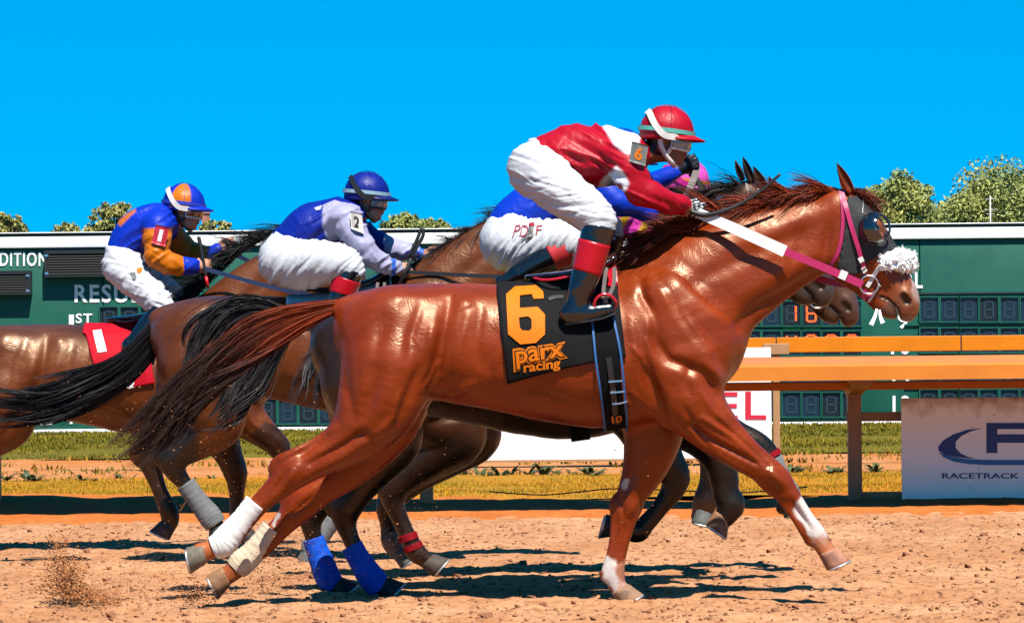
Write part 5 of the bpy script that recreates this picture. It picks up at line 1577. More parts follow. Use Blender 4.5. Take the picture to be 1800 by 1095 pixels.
    bp = BVHTree.FromPolygons([Vector(v) for v in V], [list(map(int, f)) for f in F])
    return root, bj, bp
def on_surface(P2, bvh, D, off=.003, far=False):
    """points on a surface along the sight lines through pixels; off metres in front"""
    out, ok = [], []
    o = Vector((0, 0, CAM_H))
    for px, py in P2:
        d = Vector(W(px, py, D)) - o; d.normalize()
        st = o + d * (D - 1.2)
        hit = bvh.ray_cast(st, d, 3.0)
        if hit[0] is None:
            q = bvh.find_nearest(Vector(W(px, py, D - .25)))
            out.append(np.array(q[0]) + np.array(q[1]) * off); ok.append(False)
        else:
            nn = np.array(hit[1]); nn = nn if nn[1] < 0 else -nn
            out.append(np.array(hit[0]) + unit(nn + np.array([0, -.6, 0])) * off); ok.append(True)
    return np.array(out), np.array(ok)
def decal(name, V, F, bvh, D, m, parent, step=6, off=.003):
    V, F = dense(V, F, step)
    P, ok = on_surface(V, bvh, D, off)
    F = [f[::-1] if np.cross(P[f[1]] - P[f[0]], P[f[2]] - P[f[0]])[1] > 0 else f for f in F]
    return obj(name, P, F, m, parent, smooth=False)
def strap_on(P2, bvh, D, width, m, parent, name, off=.005, n=8, thick=.004):
    Q = spline(np.array(P2, dtype=float), n)
    P, ok = on_surface(Q, bvh, D, off)
    for _ in range(3): P[1:-1] = P[1:-1] * .5 + (P[:-2] + P[2:]) * .25
    V, F = strap(P, width, thick, (0, -1, 0))
    return obj(name, V, F, m, parent, smooth=False)
def free_strap(P3, width, m, parent, name, thick=.004, n=8, nrm=(0, -1, 0)):
    V, F = strap(spline(P3, n), width, thick, nrm)
    return obj(name, V, F, m, parent, smooth=False)
def number_band(root, D, quad, txt, bg_m, num_m, w, ix=.26):
    """the number card on a sleeve: a stiff slightly curved card with the figure"""
    q = np.array(quad, dtype=float)
    n = 8
    def pt(u, v, off):
        p = (q[0] * (1 - u) + q[1] * u) * (1 - v) + (q[3] * (1 - u) + q[2] * u) * v
        return W(p[0], p[1], D + w + .02 * ((u - .5) * 2) ** 2 - off)
    V = [pt(i / n, j / n, o_) for o_ in (0, .006) for i in range(n + 1) for j in range(n + 1)]
    F = []
    k = (n + 1) ** 2
    for i in range(n):
        for j in range(n):
            a = i * (n + 1) + j
            F.append([k + a, k + a + 1, k + a + n + 2, k + a + n + 1]); F.append([a, a + n + 1, a + n + 2, a + 1])
    ring = [i * (n + 1) for i in range(n + 1)] + [n * (n + 1) + j for j in range(1, n + 1)] + [i * (n + 1) + n for i in range(n - 1, -1, -1)] + [j for j in range(n - 1, 0, -1)]
    for a, b in zip(ring, ring[1:] + ring[:1]): F.append([a, b, b + k, a + k])
    o = obj('number_card', np.array(V), F, bg_m, root)
    Vt, Ft = text_polys(txt, .03)
    bl_ = lambda u, v: (q[0] * (1 - u) + q[1] * u) * (1 - v) + (q[3] * (1 - u) + q[2] * u) * v
    qq = [bl_(ix, .2), bl_(1 - ix, .2), bl_(1 - ix, .82), bl_(ix, .82)]
    P = fit(Vt, qq)
    Pd, Fd = dense(P, Ft, 8)
    # back to card coordinates
    ex, ey = q[1] - q[0], q[3] - q[0]
    M = np.linalg.inv(np.stack([ex, ey], 1))
    uv = (Pd - q[0]) @ M.T
    V = np.array([W(p[0], p[1], D + w + .02 * ((u[0] - .5) * 2) ** 2 - .0085) for p, u in zip(Pd, uv)])
    Fd = [f[::-1] if np.cross(V[f[1]] - V[f[0]], V[f[2]] - V[f[0]])[1] > 0 else f for f in Fd]
    obj('number', V, Fd, num_m, o, smooth=False)
    return o
def whip(label, D, pts, w, r0, r1, m, parent=None):
    Q = spline(np.array([W(a[0], a[1], D + (a[2] if len(a) > 2 else w)) for a in pts]), 8)
    V, F = tube(Q, np.linspace(r0, r1, len(Q)), 10)
    o = obj('whip', V, F, m, None, loc=Q[0])
    return tag(o, label, 'whip', 'riding whips in the jockeys\' hands')
def flatc(c): return lambda P, V: np.tile(np.array(c, dtype=float), (len(P), 1))
SKIN_D, SKIN_L = lin(156, 92, 64), lin(222, 154, 124)
white_strap = mat('white_strap', (.44, .42, .40), rough=.6, nscale=30, namt=.15)
black_strap = mat('black_strap', lin(22, 22, 24), rough=.5, nscale=30, namt=.2)
lens_clear = mat('goggle_lens', lin(150, 160, 165), rough=.12, spec=.8, nscale=6, namt=.2, coat=.6)
lens_dark = mat('goggle_lens_dark', lin(40, 42, 48), rough=.1, spec=.8, coat=.8)
lens_amber = mat('goggle_lens_amber', lin(170, 90, 40), rough=.1, spec=.8, coat=.8)
# ---- crimson and white, on the chestnut
RED = lin(184, 0, 32); WHT = (.40, .40, .44); TURQ = lin(90, 180, 165)
Hd1 = Head(D1, 1172, 244, -8, yaw=4)
def jk1(P, V):
    C = np.tile(np.array(RED), (len(P), 1))
    nearm = V[:, 1] < D1 + .12
    C = blend(C, nearm * soft_poly(P, [(1052, 205), (1118, 205), (1128, 236), (1118, 274), (1100, 272), (1082, 258), (1068, 238)]), WHT)
    C = blend(C, nearm * soft_poly(P, [(1044, 348), (1056, 318), (1084, 292), (1096, 302), (1106, 322), (1100, 338)]), WHT)
    return C
J1, bj1, bp1 = rider('person in crimson and white silks crouched over the chestnut racehorse', D1, Hd1,
    [(940, 296, 44, 0, 1.12), (968, 280, 47, 0, 1.12), (1010, 272, 51, 0, 1.1), (1056, 274, 54, 0, 1.15), (1098, 276, 44, 0, 1.5)],
    [[(1096, 276, 34, -.15), (1106, 300, 30, -.19), (1122, 332, 25, -.21), (1150, 346, 22, -.19), (1184, 358, 18, -.14), (1206, 364, 15, -.10)],
     [(1096, 276, 34, .15), (1110, 305, 28, .19), (1132, 338, 24, .20), (1164, 350, 20, .17), (1196, 362, 17, .12), (1212, 366, 15, .09)]],
    [[(946, 300, 48, -.07), (962, 315, 46, -.12), (1000, 345, 41, -.20), (1034, 370, 34, -.26), (1052, 388, 31, -.28), (1050, 402, 27, -.285)],
     [(946, 300, 48, .07), (966, 318, 46, .12), (1012, 355, 40, .20), (1048, 386, 33, .26), (1064, 404, 30, .28), (1064, 420, 27, .285)]],
    [[(1052, 392, 27, -.285), (1040, 440, 25, -.295), (1022, 500, 21, -.305), (1010, 545, 17, -.31)],
     [(1066, 404, 27, .285), (1056, 450, 25, .295), (1044, 510, 21, .305), (1036, 550, 17, .31)]],
    jk1, SKIN_D, glove=(lin(20, 20, 24), (.48, .48, .48)),
    jf=[(28, 60, 12, .010, .1, None), (70, 50, 12, .005, .4, ([(1100, 300), (1130, 340), (1180, 355)], 30))],
    pf=[(18, 60, 8, .0065, .2, None), (-6, 60, 6, .006, .7, ([(950, 320), (1050, 390)], 70))])
helmet(J1, Hd1, RED, RED, TURQ)
harness(J1, Hd1, white_strap, .024)
goggles(J1, Hd1, white_strap, lens_clear, white_strap, 6, 34)
number_band(J1, D1, [(1111, 249), (1140, 256), (1134, 292), (1106, 284)], '6', mat('grey_card', lin(120, 122, 118), rough=.6, nscale=20, namt=.2), orange_print, -.29)
free_strap([W(1086, 296, D1 - .235), W(1096, 290, D1 - .262), W(1108, 282, D1 - .262)], .026, black_strap, J1, 'arm_strap')
BL = [(1054, 396, 30), (1047, 420, 28), (1036, 462, 26), (1024, 502, 23.5), (1014, 532, 19), (1010, 548, 19)]
boot(J1, D1, BL, -.29, 1, band=(.20, .55), foot=[(1000, 552, 17), (1020, 552, 16), (1050, 547, 14), (1072, 543, 11)])
BR = [(1070, 412, 30), (1064, 440, 28), (1052, 480, 26), (1044, 515, 22), (1036, 548, 19)]
boot(J1, D1, BR, .29, 1, band=(.2, .55), foot=[(1026, 562, 17), (1046, 562, 16), (1078, 557, 14), (1098, 553, 11)])
# jacket print and breeches belt
Vt, Ft = text_polys('H', .02)
decal('emblem', fit(np.array([[0, 0], [1, 0], [1, 1], [0, 1.0]]), [(1066, 328), (1092, 322), (1096, 332), (1062, 338)]), [[0, 1, 2, 3]], bj1, D1, mat('emblem_red', lin(150, 10, 35), rough=.6), J1, off=.004)
decal('letter', fit(Vt, [(1076, 328), (1086, 326), (1087, 333), (1075, 335)]), Ft, bj1, D1, white_print, J1, off=.007)
whip('black whip pointing up over the chestnut neck from the crimson jockey\'s hand', D1, [(1214, 372, -.11), (1240, 378, -.13), (1275, 370, -.15), (1310, 354, -.16), (1345, 330, -.17), (1372, 306, -.18)], -.12, .013, .007, black_strap)

# ---- navy and lilac, number two
NAVY, LIL = lin(8, 36, 150), lin(176, 174, 206)
Hd2 = Head(D2, 645, 350, -6, yaw=2)
arm2 = [[(606, 388, 27, -.15), (622, 408, 25, -.19), (640, 438, 21, -.22), (662, 456, 18, -.19), (684, 468, 14.5, -.14), (700, 474, 12.5, -.10)],
        [(606, 388, 27, .15), (630, 404, 24, .19), (660, 425, 20, .21), (692, 438, 16.5, .18), (728, 446, 14, .14), (748, 448, 12, .12)]]
def jk2(P, V):
    C = np.tile(np.array(NAVY), (len(P), 1))
    d, _ = pdist(P, [(585, 395), (606, 388), (640, 438), (700, 474)])
    C = blend(C, ((d < 40) & (V[:, 1] < D2 - .10)) * np.clip((P[:, 0] - 567 - np.maximum(0, P[:, 1] - 400) * .4) / 4 + .5, 0, 1), LIL)
    d, _ = pdist(P, [(676, 430), (748, 448)])
    C[(d < 40) & (V[:, 1] > D2 + .1) & (P[:, 0] > 676)] = LIL
    d, t = pdist(P, [(690, 468), (706, 476)])
    C[(P[:, 0] > 687) & (P[:, 0] < 694) & (V[:, 1] < D2)] = lin(60, 110, 215)
    C[(P[:, 0] > 737) & (V[:, 1] > D2)] = lin(60, 110, 215)
    return C
J2, bj2, bp2 = rider('person in navy jacket with lilac sleeves and the number two card', D2, Hd2,
    [(500, 456, 42, 0, 1.1), (522, 428, 42, 0, 1.1), (552, 402, 44, 0, 1.15), (586, 390, 42, 0, 1.2), (612, 386, 34, 0, 1.5)],
    arm2,
    [[(502, 462, 44, -.08), (528, 466, 44, -.14), (566, 462, 38, -.24), (602, 464, 31, -.29), (614, 474, 26, -.30), (614, 482, 23, -.30)],
     [(502, 462, 44, .08), (528, 466, 44, .14), (566, 462, 38, .24), (606, 468, 31, .29), (618, 478, 26, .30), (618, 486, 23, .30)]],
    [[(612, 474, 22, -.30), (602, 510, 21, -.31), (590, 560, 17, -.32), (578, 600, 14, -.32)],
     [(618, 478, 22, .30), (608, 514, 21, .31), (596, 564, 17, .32), (584, 604, 14, .32)]],
    jk2, SKIN_L, jf=[(-30, 60, 11, .010, .15, None), (60, 40, 10, .0055, .45, ([(612, 400), (640, 438), (690, 470)], 26))],
    pf=[(-58, 80, 9, .0065, .25, None), (-50, 70, 6, .005, .75, None)])
helmet(J2, Hd2, lin(10, 34, 140), lin(10, 26, 100), lin(150, 185, 205))
harness(J2, Hd2, black_strap, .022)
goggles(J2, Hd2, black_strap, lens_clear, black_strap, 6, 34)
cream = mat('cream_card', (.42, .40, .36), rough=.6, nscale=20, namt=.08)
number_band(J2, D2, [(616, 371), (636, 376), (640, 411), (617, 402)], '2', cream, black_strap, -.30)
free_strap([W(604, 408, D2 - .235), W(612, 402, D2 - .262), W(624, 399, D2 - .268)], .022, black_strap, J2, 'arm_strap')
boot(J2, D2, [(616, 474, 26), (610, 492, 24.5), (603, 512, 23), (594, 548, 19), (586, 580, 16), (582, 596, 16)], -.305, 1, band=(.14, .36), foot=[(574, 600, 14), (594, 600, 13.5), (622, 595, 11), (640, 592, 9)])
boot(J2, D2, [(620, 480, 26), (614, 498, 24.5), (608, 516, 23), (600, 552, 19), (592, 584, 16), (588, 600, 16)], .305, 1, band=(.14, .36), foot=[(580, 604, 14), (600, 604, 13.5), (628, 599, 11), (646, 596, 9)])
Vt, Ft = text_polys('Z', .02)
for q in ([(574, 430), (586, 424), (590, 436), (580, 437)], [(553, 366), (566, 362), (563, 369), (556, 370)]):
    decal('emblem', np.array(q, dtype=float), [[0, 1, 2, 3]], bj2, D2, white_print, J2, off=.004, step=4)
wh2 = whip('black whip with a wrist loop, held upright by the navy jockey', D2, [(698, 505, -.10), (712, 480, -.125), (722, 455, -.11)], -.1, .012, .010, rubber_m)
loop = spline(np.array([W(a, b, D2 - .11) for a, b in [(718, 452), (724, 440), (732, 424), (740, 404), (744, 404), (743, 416), (734, 432), (726, 446), (720, 454)]]), 5)
V, F = strap(loop, .020, .004, (0, -1, 0)); o = obj('wrist_loop', V, F, black_strap, wh2)

# ---- royal blue with PDJF breeches, on the dark bay
BLUE3 = lin(6, 58, 200)
Hd3 = Head(D3, 1092, 282, -10)
def jk3(P, V):
    C = np.tile(np.array(BLUE3), (len(P), 1))
    for a, b in ((1062, 1074), (1086, 1100), (1112, 1122)):
        C[(P[:, 0] + (P[:, 1] - 390) * .3 > a) & (P[:, 0] + (P[:, 1] - 390) * .3 < b) & (P[:, 1] > 366) & (V[:, 1] > D3 + .08)] = WHT
    return C
J3, bj3, bp3 = rider('person in royal blue jacket and lettered white breeches, folded low behind the crimson jockey', D3, Hd3,
    [(898, 424, 48, 0, 1.08), (908, 392, 46, 0, 1.08), (950, 360, 46, 0, 1.1), (1010, 330, 48, 0, 1.2), (1058, 318, 38, 0, 1.45)],
    [[(1056, 322, 32, -.15), (1066, 338, 28, -.19), (1086, 356, 24, -.21), (1112, 362, 20, -.19), (1134, 374, 17, -.15), (1146, 384, 14, -.12)],
     [(1060, 312, 32, .15), (1080, 330, 27, .20), (1106, 338, 23, .22), (1140, 326, 19, .20), (1176, 308, 15, .17), (1192, 300, 13, .16)]],
    [[(898, 428, 50, -.08), (920, 434, 48, -.14), (962, 428, 42, -.22), (1000, 424, 35, -.28), (1016, 430, 30, -.29), (1012, 440, 25, -.29)],
     [(898, 428, 50, .08), (924, 436, 48, .14), (976, 432, 42, .22), (1016, 430, 35, .28), (1030, 436, 30, .29), (1028, 446, 25, .29)]],
    [[(1014, 432, 25, -.29), (980, 446, 24, -.30), (935, 470, 19, -.31), (906, 484, 16, -.31)],
     [(1030, 438, 25, .29), (1000, 452, 24, .30), (955, 474, 19, .31), (926, 488, 16, .31)]],
    jk3, SKIN_D, glove=(lin(20, 22, 26),), jf=[(-25, 60, 12, .0045, .35, None)], pf=[(-62, 70, 8, .0065, .15, None), (-48, 60, 6, .005, .65, None)], h=.0072)
helmet(J3, Hd3, BLUE3, BLUE3, (.45, .45, .45))
harness(J3, Hd3, black_strap)
goggles(J3, Hd3, black_strap, lens_dark, black_strap)
boot(J3, D3, [(1018, 428, 28), (1000, 436, 27), (975, 448, 25), (945, 464, 22), (915, 480, 18)], -.295, 1, band=(.15, .48), foot=[(914, 484, 16), (904, 488, 15), (892, 492, 13), (880, 494, 10)], band_m=mat('red_cuff', lin(205, 40, 44), rough=.5, nscale=18, namt=.1))
boot(J3, D3, [(1034, 434, 28), (1016, 442, 27), (992, 454, 25), (962, 470, 22), (932, 486, 18)], .295, 1, foot=[(930, 490, 16), (920, 494, 15), (908, 498, 13), (896, 500, 10)])
red_print = mat('dark_red_print', lin(170, 16, 40), rough=.7)
grey_print = mat('grey_print', lin(120, 122, 118), rough=.7, nscale=60, namt=.5)
for ch, q in (('P', [(906, 396), (917, 395), (912, 415), (900, 417)]), ('D', [(917, 397), (930, 396), (927, 416), (913, 417)]), ('F', [(943, 397), (954, 396), (951, 413), (942, 413)])):
    Vt, Ft = text_polys(ch, .0)
    decal('letter', fit(Vt, q), Ft, bp3, D3, red_print, J3, off=.004)
decal('emblem', np.array([(930, 398), (934, 396), (938, 399), (938, 408), (935, 418), (929, 424), (915, 422), (924, 416), (928, 408)], dtype=float), [list(range(9))], bp3, D3, grey_print, J3, off=.005)
decal('emblem', np.array([(929, 393), (939, 392), (940, 398), (930, 399)], dtype=float), [[0, 1, 2, 3]], bp3, D3, red_print, J3, off=.006)

# ---- pink cap on the far horse
PINK = lin(225, 60, 170); ORG4 = lin(235, 130, 20)
Hd4 = Head(D4, 1204, 330, -8)
def jk4(P, V):
    C = np.tile(np.array(PINK), (len(P), 1))
    C[((P[:, 0] + P[:, 1] * .6) % 44) < 16] = lin(220, 165, 20)
    return C
J4, bj4, bp4 = rider('person in pink and yellow with a pink cap, mostly hidden behind the front jockeys', D4, Hd4,
    [(990, 424, 40, 0, 1.1), (1012, 404, 40, 0, 1.1), (1060, 386, 42, 0, 1.1), (1106, 372, 44, 0, 1.15), (1150, 364, 36, 0, 1.5)],
    [[(1146, 368, 28, -.15), (1140, 392, 25, -.2), (1126, 414, 21, -.22), (1150, 420, 18, -.19), (1190, 414, 14, -.14), (1208, 410, 12, -.1)],
     [(1146, 368, 28, .15), (1150, 392, 25, .2), (1150, 414, 21, .22), (1180, 420, 18, .19), (1206, 414, 14, .14), (1222, 408, 12, .1)]],
    [[(992, 430, 42, -.08), (1012, 436, 42, -.14), (1052, 440, 36, -.24), (1082, 446, 29, -.29), (1090, 456, 25, -.3)],
     [(992, 430, 42, .08), (1012, 436, 42, .14), (1052, 440, 36, .24), (1082, 446, 29, .29), (1090, 456, 25, .3)]],
    [[(1090, 452, 22, -.3), (1078, 490, 20, -.31), (1064, 540, 16, -.32)], [(1090, 452, 22, .3), (1078, 490, 20, .31), (1064, 540, 16, .32)]],
    jk4, SKIN_D, glove=(lin(30, 26, 26),), jf=[(20, 50, 12, .004, .3, None)], h=.010)
helmet(J4, Hd4, lin(228, 84, 190), lin(228, 96, 196), ORG4)
harness(J4, Hd4, black_strap)
goggles(J4, Hd4, black_strap, lens_dark, mat('magenta_strap', lin(210, 20, 140), rough=.4))
for w in (-.305, .305):
    boot(J4, D4, [(1092, 456, 24), (1084, 480, 22), (1072, 520, 18), (1064, 545, 15)], w, 1, foot=[(1056, 552, 14), (1074, 552, 13), (1104, 546, 9)])

# ---- royal blue and orange, number one
BLUE5, ORA5 = lin(8, 50, 190), lin(216, 116, 4)
Hd5 = Head(D5, 323, 368, -7, yaw=6)
arm5 = [[(278, 398, 25, -.15), (276, 424, 23, -.19), (276, 452, 21, -.22), (300, 464, 19, -.2), (326, 468, 15, -.16), (342, 468, 12.5, -.13)],
        [(286, 396, 25, .15), (308, 420, 22, .19), (330, 442, 19, .21), (352, 448, 17, .19), (374, 446, 13, .16), (386, 440, 12, .15)]]
def jk5(P, V):
    C = np.tile(np.array(BLUE5), (len(P), 1))
    d, _ = pdist(P, [(a[0], a[1]) for a in arm5[0]])
    C = blend(C, (V[:, 1] < D5 - .10) * np.clip((P[:, 1] - 402) / 4 + .5, 0, 1) * np.clip((26 - d) / 4 + .5, 0, 1), ORA5)
    C[(P[:, 0] > 322) & (V[:, 1] < D5) & (P[:, 1] > 440)] = BLUE5
    d, _ = pdist(P, [(a[0], a[1]) for a in arm5[1]])
    C[(d < 26) & (V[:, 1] > D5 + .1) & (P[:, 0] > 300) & (P[:, 0] < 366)] = ORA5
    C = blend(C, soft_poly(P, [(212, 398), (240, 374), (238, 368), (205, 392)]), ORA5)
    return C
J5, bj5, bp5 = rider('person in royal blue jacket with orange sleeves and quartered cap', D5, Hd5,
    [(216, 462, 32, 0, 1.2), (222, 436, 33, 0, 1.2), (240, 412, 37, 0, 1.2), (262, 398, 38, 0, 1.2), (284, 390, 30, 0, 1.5)],
    arm5,
    [[(216, 468, 33, -.08), (228, 482, 33, -.13), (252, 506, 28, -.2), (276, 528, 24, -.25), (284, 540, 22, -.26), (282, 548, 20, -.26)],
     [(216, 468, 33, .08), (232, 480, 33, .13), (262, 498, 28, .2), (290, 512, 24, .25), (300, 522, 22, .26), (298, 532, 20, .26)]],
    [[(284, 540, 19, -.26), (268, 562, 18, -.28), (244, 588, 16, -.30), (228, 606, 13, -.31)],
     [(300, 522, 19, .26), (290, 556, 18, .28), (276, 590, 16, .30), (268, 610, 13, .31)]],
    jk5, SKIN_L, jf=[(-35, 55, 10, .010, .25, None), (40, 30, 9, .006, .55, ([(276, 410), (276, 452), (330, 468)], 24))],
    pf=[(20, 45, 8, .007, .35, None), (-55, 50, 8, .006, .85, None)])
panels = [(60, 122, -6, ORA5), (-120, -58, -6, ORA5)]
helmet(J5, Hd5, BLUE5, BLUE5, BLUE5, panels)
harness(J5, Hd5, black_strap, .02)
goggles(J5, Hd5, white_strap, lens_amber, white_strap, 4, 34)
number_band(J5, D5, [(274, 395), (298, 400), (290, 434), (266, 427)], '1', mat('red_card', lin(215, 40, 60), rough=.5, nscale=20, namt=.1), white_print, -.30, .36)
free_strap([W(260, 432, D5 - .23), W(268, 430, D5 - .262), W(280, 434, D5 - .262)], .02, black_strap, J5, 'arm_strap')
boot(J5, D5, [(286, 546, 20), (276, 556, 20), (258, 576, 18), (240, 596, 15), (232, 604, 14)], -.285, 1, foot=[(226, 610, 13), (242, 611, 12), (266, 607, 10)])
boot(J5, D5, [(300, 530, 20), (294, 548, 20), (282, 576, 18), (272, 600, 15)], .285, 1, foot=[(266, 612, 13), (284, 612, 12), (306, 606, 10)])
ring = [decal('emblem', np.array(q, dtype=float), [[0, 1, 2, 3]], bp5, D5, m_, J5, off=.004, step=4) for q, m_ in (([(240, 472), (250, 470), (248, 478), (242, 482)], orange_print), ([(228, 480), (238, 478), (240, 490), (234, 492)], grey_print))]
whip('black whip with a red end in the orange sleeved jockey\'s fist', D5, [(349, 416, -.12), (354, 440, -.125), (359, 470, -.13), (362, 486, -.13)], -.13, .012, .010, rubber_m)
V, F = tube(np.array([W(362, 486, D5 - .13), W(366, 507, D5 - .13)]), [.0115, .009], 10)
o = obj('whip_tip', V, F, red_vinyl, bpy.data.objects[[x.name for x in COL.objects if x.name.startswith('whip')][-1]])
# ------------------------------------------------------------------ tack
def body_faces(o):
    me = o.data
    F = np.zeros(len(me.loops), dtype=np.int32); me.loops.foreach_get('vertex_index', F)
    return F.reshape(-1, 4)
def cloth(name, label, D, bvh, corners, m_, extra=None, nu=34, nv=26, off=.012, group='saddle cloths'):
    """corners px: top-left, top-right, bottom-right, bottom-left on the near side; wraps over the back and down the far side"""
    tl, tr, br, bl = [np.array(c, dtype=float) for c in corners]
    rows = []
    for i in range(nu + 1):
        u = i / nu
        a, b = tl + (tr - tl) * u, bl + (br - bl) * u
        if extra: b = b + np.array([0, extra(u)])
        col_ = []
        t0 = W(a[0], a[1], D)
        hit = bvh.ray_cast(Vector((t0[0], D, 3.0)), Vector((0, 0, -1)), 3.0)
        zt_ = hit[0].z if hit[0] else t0[2]
        top = np.array([t0[0], D, zt_ + off])
        for w_ in (.035, .07, .10, .13, .155):
            hit = bvh.ray_cast(Vector((t0[0], D - w_, 3.0)), Vector((0, 0, -1)), 3.0)
            col_.append(np.array(hit[0]) + np.array(hit[1]) * off if hit[0] else np.array([t0[0], D - w_, zt_ - .05]))
        ytop = proj(np.array([col_[-1]]))[0, 1]
        for j in range(1, nv + 1):
            v = j / nv
            p = np.array([a[0] + (b[0] - a[0]) * v, ytop + (b[1] - ytop) * v])
            q, ok = on_surface([p], bvh, D, off)
            col_.append(q[0])
        rows.append([top] + col_)
    G = np.array(rows)
    for _ in range(4):
        G[:, 6:-1, 1] = G[:, 6:-1, 1] * .5 + (G[:, 5:-2, 1] + G[:, 7:, 1]) * .25
        G[1:-1, :, 1] = G[1:-1, :, 1] * .5 + (G[:-2, :, 1] + G[2:, :, 1]) * .25
    for _ in range(0):
        G[:, 1:-1, 1] = G[:, 1:-1, 1] * .5 + (G[:, :-2, 1] + G[:, 2:, 1]) * .25
        G[1:-1, :, 1] = G[1:-1, :, 1] * .5 + (G[:-2, :, 1] + G[2:, :, 1]) * .25
    uu, vv = np.meshgrid(np.linspace(0, 1, nu + 1), np.linspace(0, 1, nv + 6), indexing='ij')
    rip = .010 * np.maximum(0, noise2(np.stack([uu.ravel() * 7 + vv.ravel() * 1.5, vv.ravel() * 1.8], 1), D).reshape(uu.shape)) * vv
    G[:, :, 1] -= rip
    far_ = G[:, 1:].copy(); far_[:, :, 1] = 2 * D - far_[:, :, 1]
    A = np.concatenate([far_[:, ::-1], G], 1)
    nj = A.shape[1]
    V = A.reshape(-1, 3)
    F = [[i * nj + j, i * nj + j + 1, (i + 1) * nj + j + 1, (i + 1) * nj + j] for i in range(nu) for j in range(nj - 1)]
    F = np.array(F)[:, ::-1]
    o = obj(name, V, F, m_, None, loc=V.mean(0))
    md = o.modifiers.new('thick', 'SOLIDIFY'); md.thickness = .005; md.offset = 0
    tag(o, label, 'saddle cloth', group)
    return o, BVHTree.FromPolygons([Vector(v) for v in V], F.tolist())
c1, bc1 = cloth('saddle_cloth', 'black saddle cloth with orange number six and racing lettering', D1, bvh1, [(873, 497), (1086, 480), (1100, 628), (892, 674)], black_cloth, lambda u: -4 * math.sin(u * math.pi))
from mathutils.geometry import tessellate_polygon
def poly_decal(name, loops, bvh, D, m_, parent, off, step=7):
    T = tessellate_polygon([[Vector((a, b, 0)) for a, b in l] for l in loops])
    P = np.array([p for l in loops for p in l], dtype=float)
    return decal(name, P, [list(t) for t in T], bvh, D, m_, parent, step, off)
SIX = [[(889.6, 519), (905, 505.6), (942, 503.4), (954.5, 513.8), (956, 526), (938, 527), (935, 519), (913.4, 520.7), (913.4, 542.6), (945, 540.7), (958, 553.6), (958, 588), (942, 603), (914.8, 605.6), (893, 588)],
       [(912, 559), (928.5, 557), (934.5, 562), (934.5, 578), (930, 582), (917.5, 581), (913.4, 575.5)]]
n6 = poly_decal('number', SIX, bc1, D1, orange_print, c1, .010, 3.5)
Vt, Ft = text_polys('parx', .075)
q = [(901, 613), (995, 600), (999, 640), (904, 655)]
P = fit(Vt, q); P = P + noise2(P / 2.2, 1.7)[:, None] * 1.6
decal('lettering', P, Ft, bc1, D1, orange_print, c1, 6, .006)
Vt, Ft = text_polys('parx', .045)
decal('lettering', fit(Vt, [(904, 616), (992, 603.5), (996, 637), (907, 651)]), Ft, bc1, D1, black_cloth, c1, 6, .008)
Vt, Ft = text_polys('parx', .018)
decal('lettering', fit(Vt, [(906, 618), (990, 605.5), (993, 635), (909, 649)]), Ft, bc1, D1, orange_print, c1, 6, .010)
Vt, Ft = text_polys('racing', .03)
decal('lettering', fit(Vt, [(920, 638), (985, 630), (985, 651), (921, 660)]), Ft, bc1, D1, orange_print, c1, 6, .006)
crimson = mat('crimson_cloth', lin(200, 4, 34), rough=.7, spec=.12, nscale=25, namt=.1, bump=.2, bscale=400, fold=.3, fscale=14)
white_cloth = mat('white_cloth', (.48, .48, .48), rough=.75, nscale=25, namt=.06, bump=.2, bscale=400)
yellow_cloth = mat('yellow_cloth', lin(220, 200, 90), rough=.75, nscale=25, namt=.06)
blue_cloth = mat('blue_cloth', lin(20, 40, 120), rough=.75, nscale=25, namt=.06)
c5, bc5 = cloth('saddle_cloth', 'crimson saddle cloth with a white number one', D5, bvh5, [(150, 570), (258, 560), (272, 674), (178, 692)], crimson)
Vt, Ft = text_polys('1', .05)
decal('number', fit(Vt, [(163, 582), (178, 580), (188, 618), (172, 620)]), Ft, bc5, D5, white_print, c5, 6, .007)
Vt, Ft = text_polys('racing', .03)
decal('lettering', fit(Vt, [(184, 676), (236, 668), (237, 684), (185, 693)]), Ft, bc5, D5, white_print, c5, 6, .007)
Vt, Ft = text_polys('parx', .05)
decal('lettering', fit(Vt, [(170, 662), (230, 652), (231, 672), (171, 684)]), Ft, bc5, D5, white_print, c5, 6, .007)
c2, bc2 = cloth('saddle_cloth', 'white saddle cloth under the navy jockey', D2, bvh2, [(505, 519), (690, 505), (692, 590), (510, 574)], white_cloth)
c3, bc3 = cloth('saddle_cloth', 'pale yellow saddle cloth under the royal blue jockey', D3, bvh3, [f3(875, 497), f3(1086, 480), f3(1098, 620), f3(892, 664)], yellow_cloth)
c4, bc4 = cloth('saddle_cloth', 'dark blue saddle cloth under the pink capped jockey', D4, bvh4, [f4(875, 497), f4(1086, 480), f4(1098, 620), f4(892, 664)], blue_cloth)
